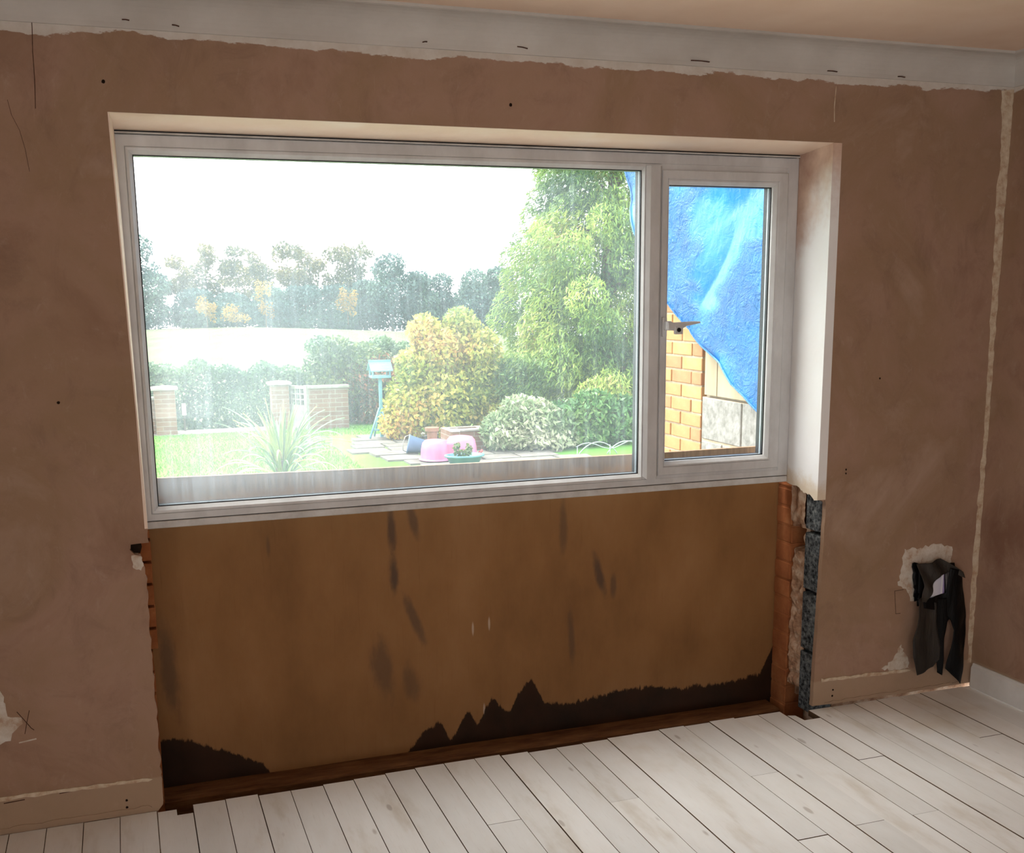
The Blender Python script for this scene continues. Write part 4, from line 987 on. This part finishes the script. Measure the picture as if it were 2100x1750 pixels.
def tub_side():
    m = mottle('blue_grey_plastic', [(.3, (88, 112, 146)), (.7, (108, 132, 166))], 5, 4, .5, .3); t = thing('plastic_bucket', 'blue grey bucket lying on its side beside the pink tub', 'bucket', (3.86, 11.65, G0+.03)); c = Vector((3.74, 11.62, G0+.17)); ax = Vector((.9, -.25, -.18)).normalized(); s1 = ax.cross(Vector((0, 0, 1))).normalized(); s2 = ax.cross(s1)
    bm = bmesh.new(); n = 22; prof = [(.085, .02), (.11, 0), (.135, 0), (.135, .018), (.125, .02), (.09, .24), (.0, .24)]
    rings = [[bm.verts.new(c+ax*f+(s1*math.cos(2*math.pi*k/n)+s2*math.sin(2*math.pi*k/n))*max(r_, .002)) for k in range(n)] for r_, f in prof]
    for a, b in zip(rings, rings[1:]):
        for k in range(n): bm.faces.new((a[k], a[(k+1)%n], b[(k+1)%n], b[k]))
    bm.faces.new(rings[0]); bm.faces.new(rings[-1][::-1]); bm_obj('shell', bm, m, t, smooth=True)
    tube('handle', [c+s2*.12, c+s2*.10-ax*.05+s1*.05, c-ax*.07+s1*.12, c-s2*.10-ax*.05+s1*.05, c-s2*.12], .006, M['cast_stone'], t, 6)
tub_side()
def planter_box():
    t = thing('brick_planter', 'low raised brick planter behind the pink tub', 'planter', (4.72, 11.85, G0)); bm = bmesh.new()
    box('front', 4.40, 5.02, 11.62, 11.72, G0, G0+.30, M['garden_brick'], t, .005); box('side', 4.40, 4.50, 11.725, 12.25, G0, G0+.30, M['garden_brick'], t, .005); box('side', 4.92, 5.02, 11.725, 12.25, G0, G0+.30, M['garden_brick'], t, .005); box('back', 4.505, 4.915, 12.15, 12.25, G0, G0+.30, M['garden_brick'], t, .005); bm.free()
    box('soil', 4.502, 4.918, 11.722, 12.148, G0, G0+.24, M['subfloor'], t); box('coping', 4.52, 5.04, 11.60, 11.74, G0+.301, G0+.33, M['cast_stone'], t, .005)
    box('coping', 4.38, 4.515, 11.60, 11.74, G0+.301, G0+.335, M['white_paint'], t, .005)
planter_box()
def sack(name, label, cx, cy, z, rx, ry, rz, seed, cat):
    t = thing(name, label, cat, (cx, cy, z)); bm = bmesh.new(); bmesh.ops.create_icosphere(bm, subdivisions=3, radius=1)
    for v in bm.verts:
        p_ = v.co.copy(); f = 1/max(abs(p_.x)**3+abs(p_.y)**3+abs(p_.z)**3, .2)**(1/3); p_ = p_*f; nn = 1+.12*mnoise.noise(p_*2+Vector((seed, 0, 0))); v.co = Vector((cx+p_.x*rx*nn, cy+p_.y*ry*nn, max(z, z+rz+p_.z*rz*nn)))
    bm_obj('body', bm, M['canvas'], t, smooth=True); tube('tied_neck', [(cx-rx*.9, cy, z+rz*1.5), (cx-rx*1.15, cy-.02, z+rz*1.7), (cx-rx*1.3, cy-.03, z+rz*1.6)], [.05, .03, .045], M['canvas'], t, 8)
M['canvas'] = mottle('white_sacking', [(.3, (128, 122, 112)), (.7, (152, 148, 140))], 8, 5, .8, .15, bump=.4, bscale=30)
sack('white_sack', 'white sack slumped beside the brick planter', 5.28, 11.95, G0, .17, .15, .13, 1, 'sack')
sack('pale_sack', 'pale sack lying behind the variegated shrub', 5.72, 13.0, G0+.0, .18, .15, .14, 2, 'sack')
def hoop_edging():
    t = thing('wire_edging', 'pale hooped wire edging in front of the green shrub', 'edging', (6.3, 10.6, G0)); m = mottle('galvanised_wire', [(.3, (120, 126, 128)), (.7, (150, 156, 158))], 20, 3, .4, .4)
    z = G0-.02
    for i, (x0, x1, h) in enumerate(((5.93, 6.55, .20), (6.38, 6.98, .19), (6.80, 7.4, .2))):
        tube('hoop', [(x0+(x1-x0)*k/16, 10.62+.012*i, z+h*(math.sin(math.pi*k/16)**.7)) for k in range(17)], .008, m, t, 6)
    tube('rail', [(5.9+.1*k, 10.60, G0+.13+.05*math.sin(k*.9)) for k in range(16)], .007, m, t, 6)
    for x in (5.92, 6.42, 6.95): tube('stake', [(x, 10.6, G0-.1), (x, 10.6, G0+.14)], .007, m, t, 6)
hoop_edging()
def grass():
    rg = np.random.default_rng(5); n = 26000; x = rg.uniform(-.5, 4.6, n); y = rg.uniform(6.0, 15.4, n); ok = ~((x > 2.9) & (y > 10.1) & (y < 14.2)); x, y = x[ok], y[ok]; n = len(x)
    c = np.stack([x, y, np.full(n, G0+.018)], 1); ax = unit(rg.normal(size=(n, 3))*.45+np.array([0, 0, 1.])); nr = unit(rg.normal(size=(n, 3)))
    o = leaf_mesh('grass_blades', c, ax, nr, .05, .012, rg.random(n), leaf_mat('grass_blades', [(0, (70, 112, 44)), (1, (118, 156, 70))], .35, .5), None); tag(o, 'short green grass blades of the lawn', 'grass', kind='stuff')
grass()

# ------------------------------------------------------------------ wing of the house with a sheet tied over it
def wing():
    t = thing('house_wing', 'unfinished side wall of brick and block jutting out beside the casement', 'wall', (2.9, 1.2, G0))
    X = 2.80; bc = [mottle('new_brick_%d' % i, [(.3, a), (.7, b)], 12, 5, .9, .1, bump=.3, bscale=60) for i, (a, b) in enumerate((((156, 116, 80), (168, 130, 92)), ((162, 124, 84), (176, 140, 100)), ((150, 106, 78), (164, 122, 90))))]
    mort = mottle('pale_mortar', [(.3, (158, 144, 124)), (.7, (176, 164, 146))], 30, 4, .95, .05); blk = mottle('pale_block', [(.3, (108, 107, 103)), (.5, (130, 129, 125)), (.7, (146, 145, 142))], 26, 6, .95, .05, bump=.5, bscale=70); cream = mottle('cream_board', [(.3, (146, 134, 112)), (.7, (160, 149, 128))], 6, 5, .8, .15, (1, 2, .4))
    box('mortar_bed', X+.008, X+.20, 1.56, 2.098, G0, 3.05, mort, t)
    full = bpy.data.meshes.new('brick'); bm = bmesh.new(); add_box(bm, 0, .1, 0, .2125, 0, .0635, .003); bm.to_mesh(full); bm.free(); half = bpy.data.meshes.new('brick'); bm = bmesh.new(); add_box(bm, 0, .1, 0, .102, 0, .0635, .003); bm.to_mesh(half); bm.free()
    full.materials.append(None); half.materials.append(None)
    rb = random.Random(2); z = 1.373-.0735*26 + .005; k = 0
    while z < 3.0:
        y = 1.552; seq = ('f', 'f', 'h') if k % 2 == 0 else ('h', 'f', 'f')
        for s in seq:
            me = full if s == 'f' else half
            o = link('brick', me, None, t, (X+rb.uniform(-.002, .002)-t.location.x, y-t.location.y, z-t.location.z))
            o.material_slots[0].link = 'OBJECT'; o.material_slots[0].material = rb.choice(bc)
            y += .2225 if s == 'f' else .112
        z += .0735; k += 1
    # blockwork below, pale boarding above
    rows = ((.885, 1.098), (.66, .873), (.435, .648), (.21, .423), (-.015, .198), (-.24, -.027), (-.465, -.252))
    box('mortar_bed', X+.008, X+.20, .34, 1.548, G0, 1.10, mort, t)
    for i, (z0, z1) in enumerate(rows):
        ys = [1.54, 1.15, .71, .345] if i % 2 == 0 else [1.54, 1.33, .90, .46, .345]
        if i == 1: z1 -= .0
        for ya, yb in zip(ys, ys[1:]):
            if ya-yb > .05: box('concrete_block', X, X+.1, yb+.006, ya-.004, z0, z1, blk, t, .004)
    for ya, yb in ((1.525, 1.402), (1.396, .95), (.944, .345)): box('boarding', X+.004, X+.03, yb, ya, 1.112, 3.05, cream, t, .002)
    box('back_panel', X+.032, X+.2, .34, 1.55, 1.10, 3.05, mort, t)
wing()
def tarp():
    m = Mat('blue_tarpaulin', .28, .5)
    c = m.ramp(m.noise(2.5, 5, .6), [(.3, (0, 92, 160)), (.5, (0, 108, 182)), (.72, (22, 128, 196))]); m.color(c)
    r1 = m.math('ABSOLUTE', m.math('SUBTRACT', m.noise(9, 7, .62, (1, 1, 1.5), dist=1.2), .5)); r2 = m.math('ABSOLUTE', m.math('SUBTRACT', m.noise(26, 6, .6, (1, 1.6, 1), (3, 1, 2), dist=.8), .5))
    h = m.math('ADD', m.math('MULTIPLY', r1, 1.0), m.math('MULTIPLY', r2, .45))
    mask = m.rng(m.noise(2.1, 2, .5, (1, .7, 1.6), (0, 1.3, .2)), .40, .54, .06, 1)
    m.bump(m.math('MULTIPLY', h, mask), 1.0, .075)
    t = thing('blue_tarpaulin', 'crumpled blue tarpaulin hanging over the unfinished side wall', 'tarpaulin', (2.75, 1.4, 1.1))
    poly = [(2.72, 3.25), (2.40, 2.31), (2.16, 1.965), (1.93, 1.638), (1.74, 1.53), (1.575, 1.425), (1.40, 1.355), (1.235, 1.295), (1.10, 1.20), (.977, 1.155), (.66, .97), (.5, .94), (.5, 3.25)]
    def fn(a, b):
        f = mnoise.fractal(Vector((a*3.2, b*3.2, 1.7)), .9, 2, 5); big = mnoise.noise(Vector((a*1.4, b*2.2+a, 5)))
        return (2.755-.05*abs(big)-.010*f-.03*max(0, math.sin((b+a*.35)*5.2)), a, b)
    sh = sheet('sheet', poly, fn, m.m, t, 6, .0015)
    def hem(a, b): p_ = fn(a, b); return Vector((p_[0]-.003, p_[1], p_[2]))
    pts = []
    for (a0, b0), (a1, b1) in zip(poly[1:11], poly[2:12]):
        for k in range(6): pts.append(hem(a0+(a1-a0)*k/6, b0+(b1-b0)*k/6))
    tube('hem', pts, .005, m.m, sh, 6)
tarp()
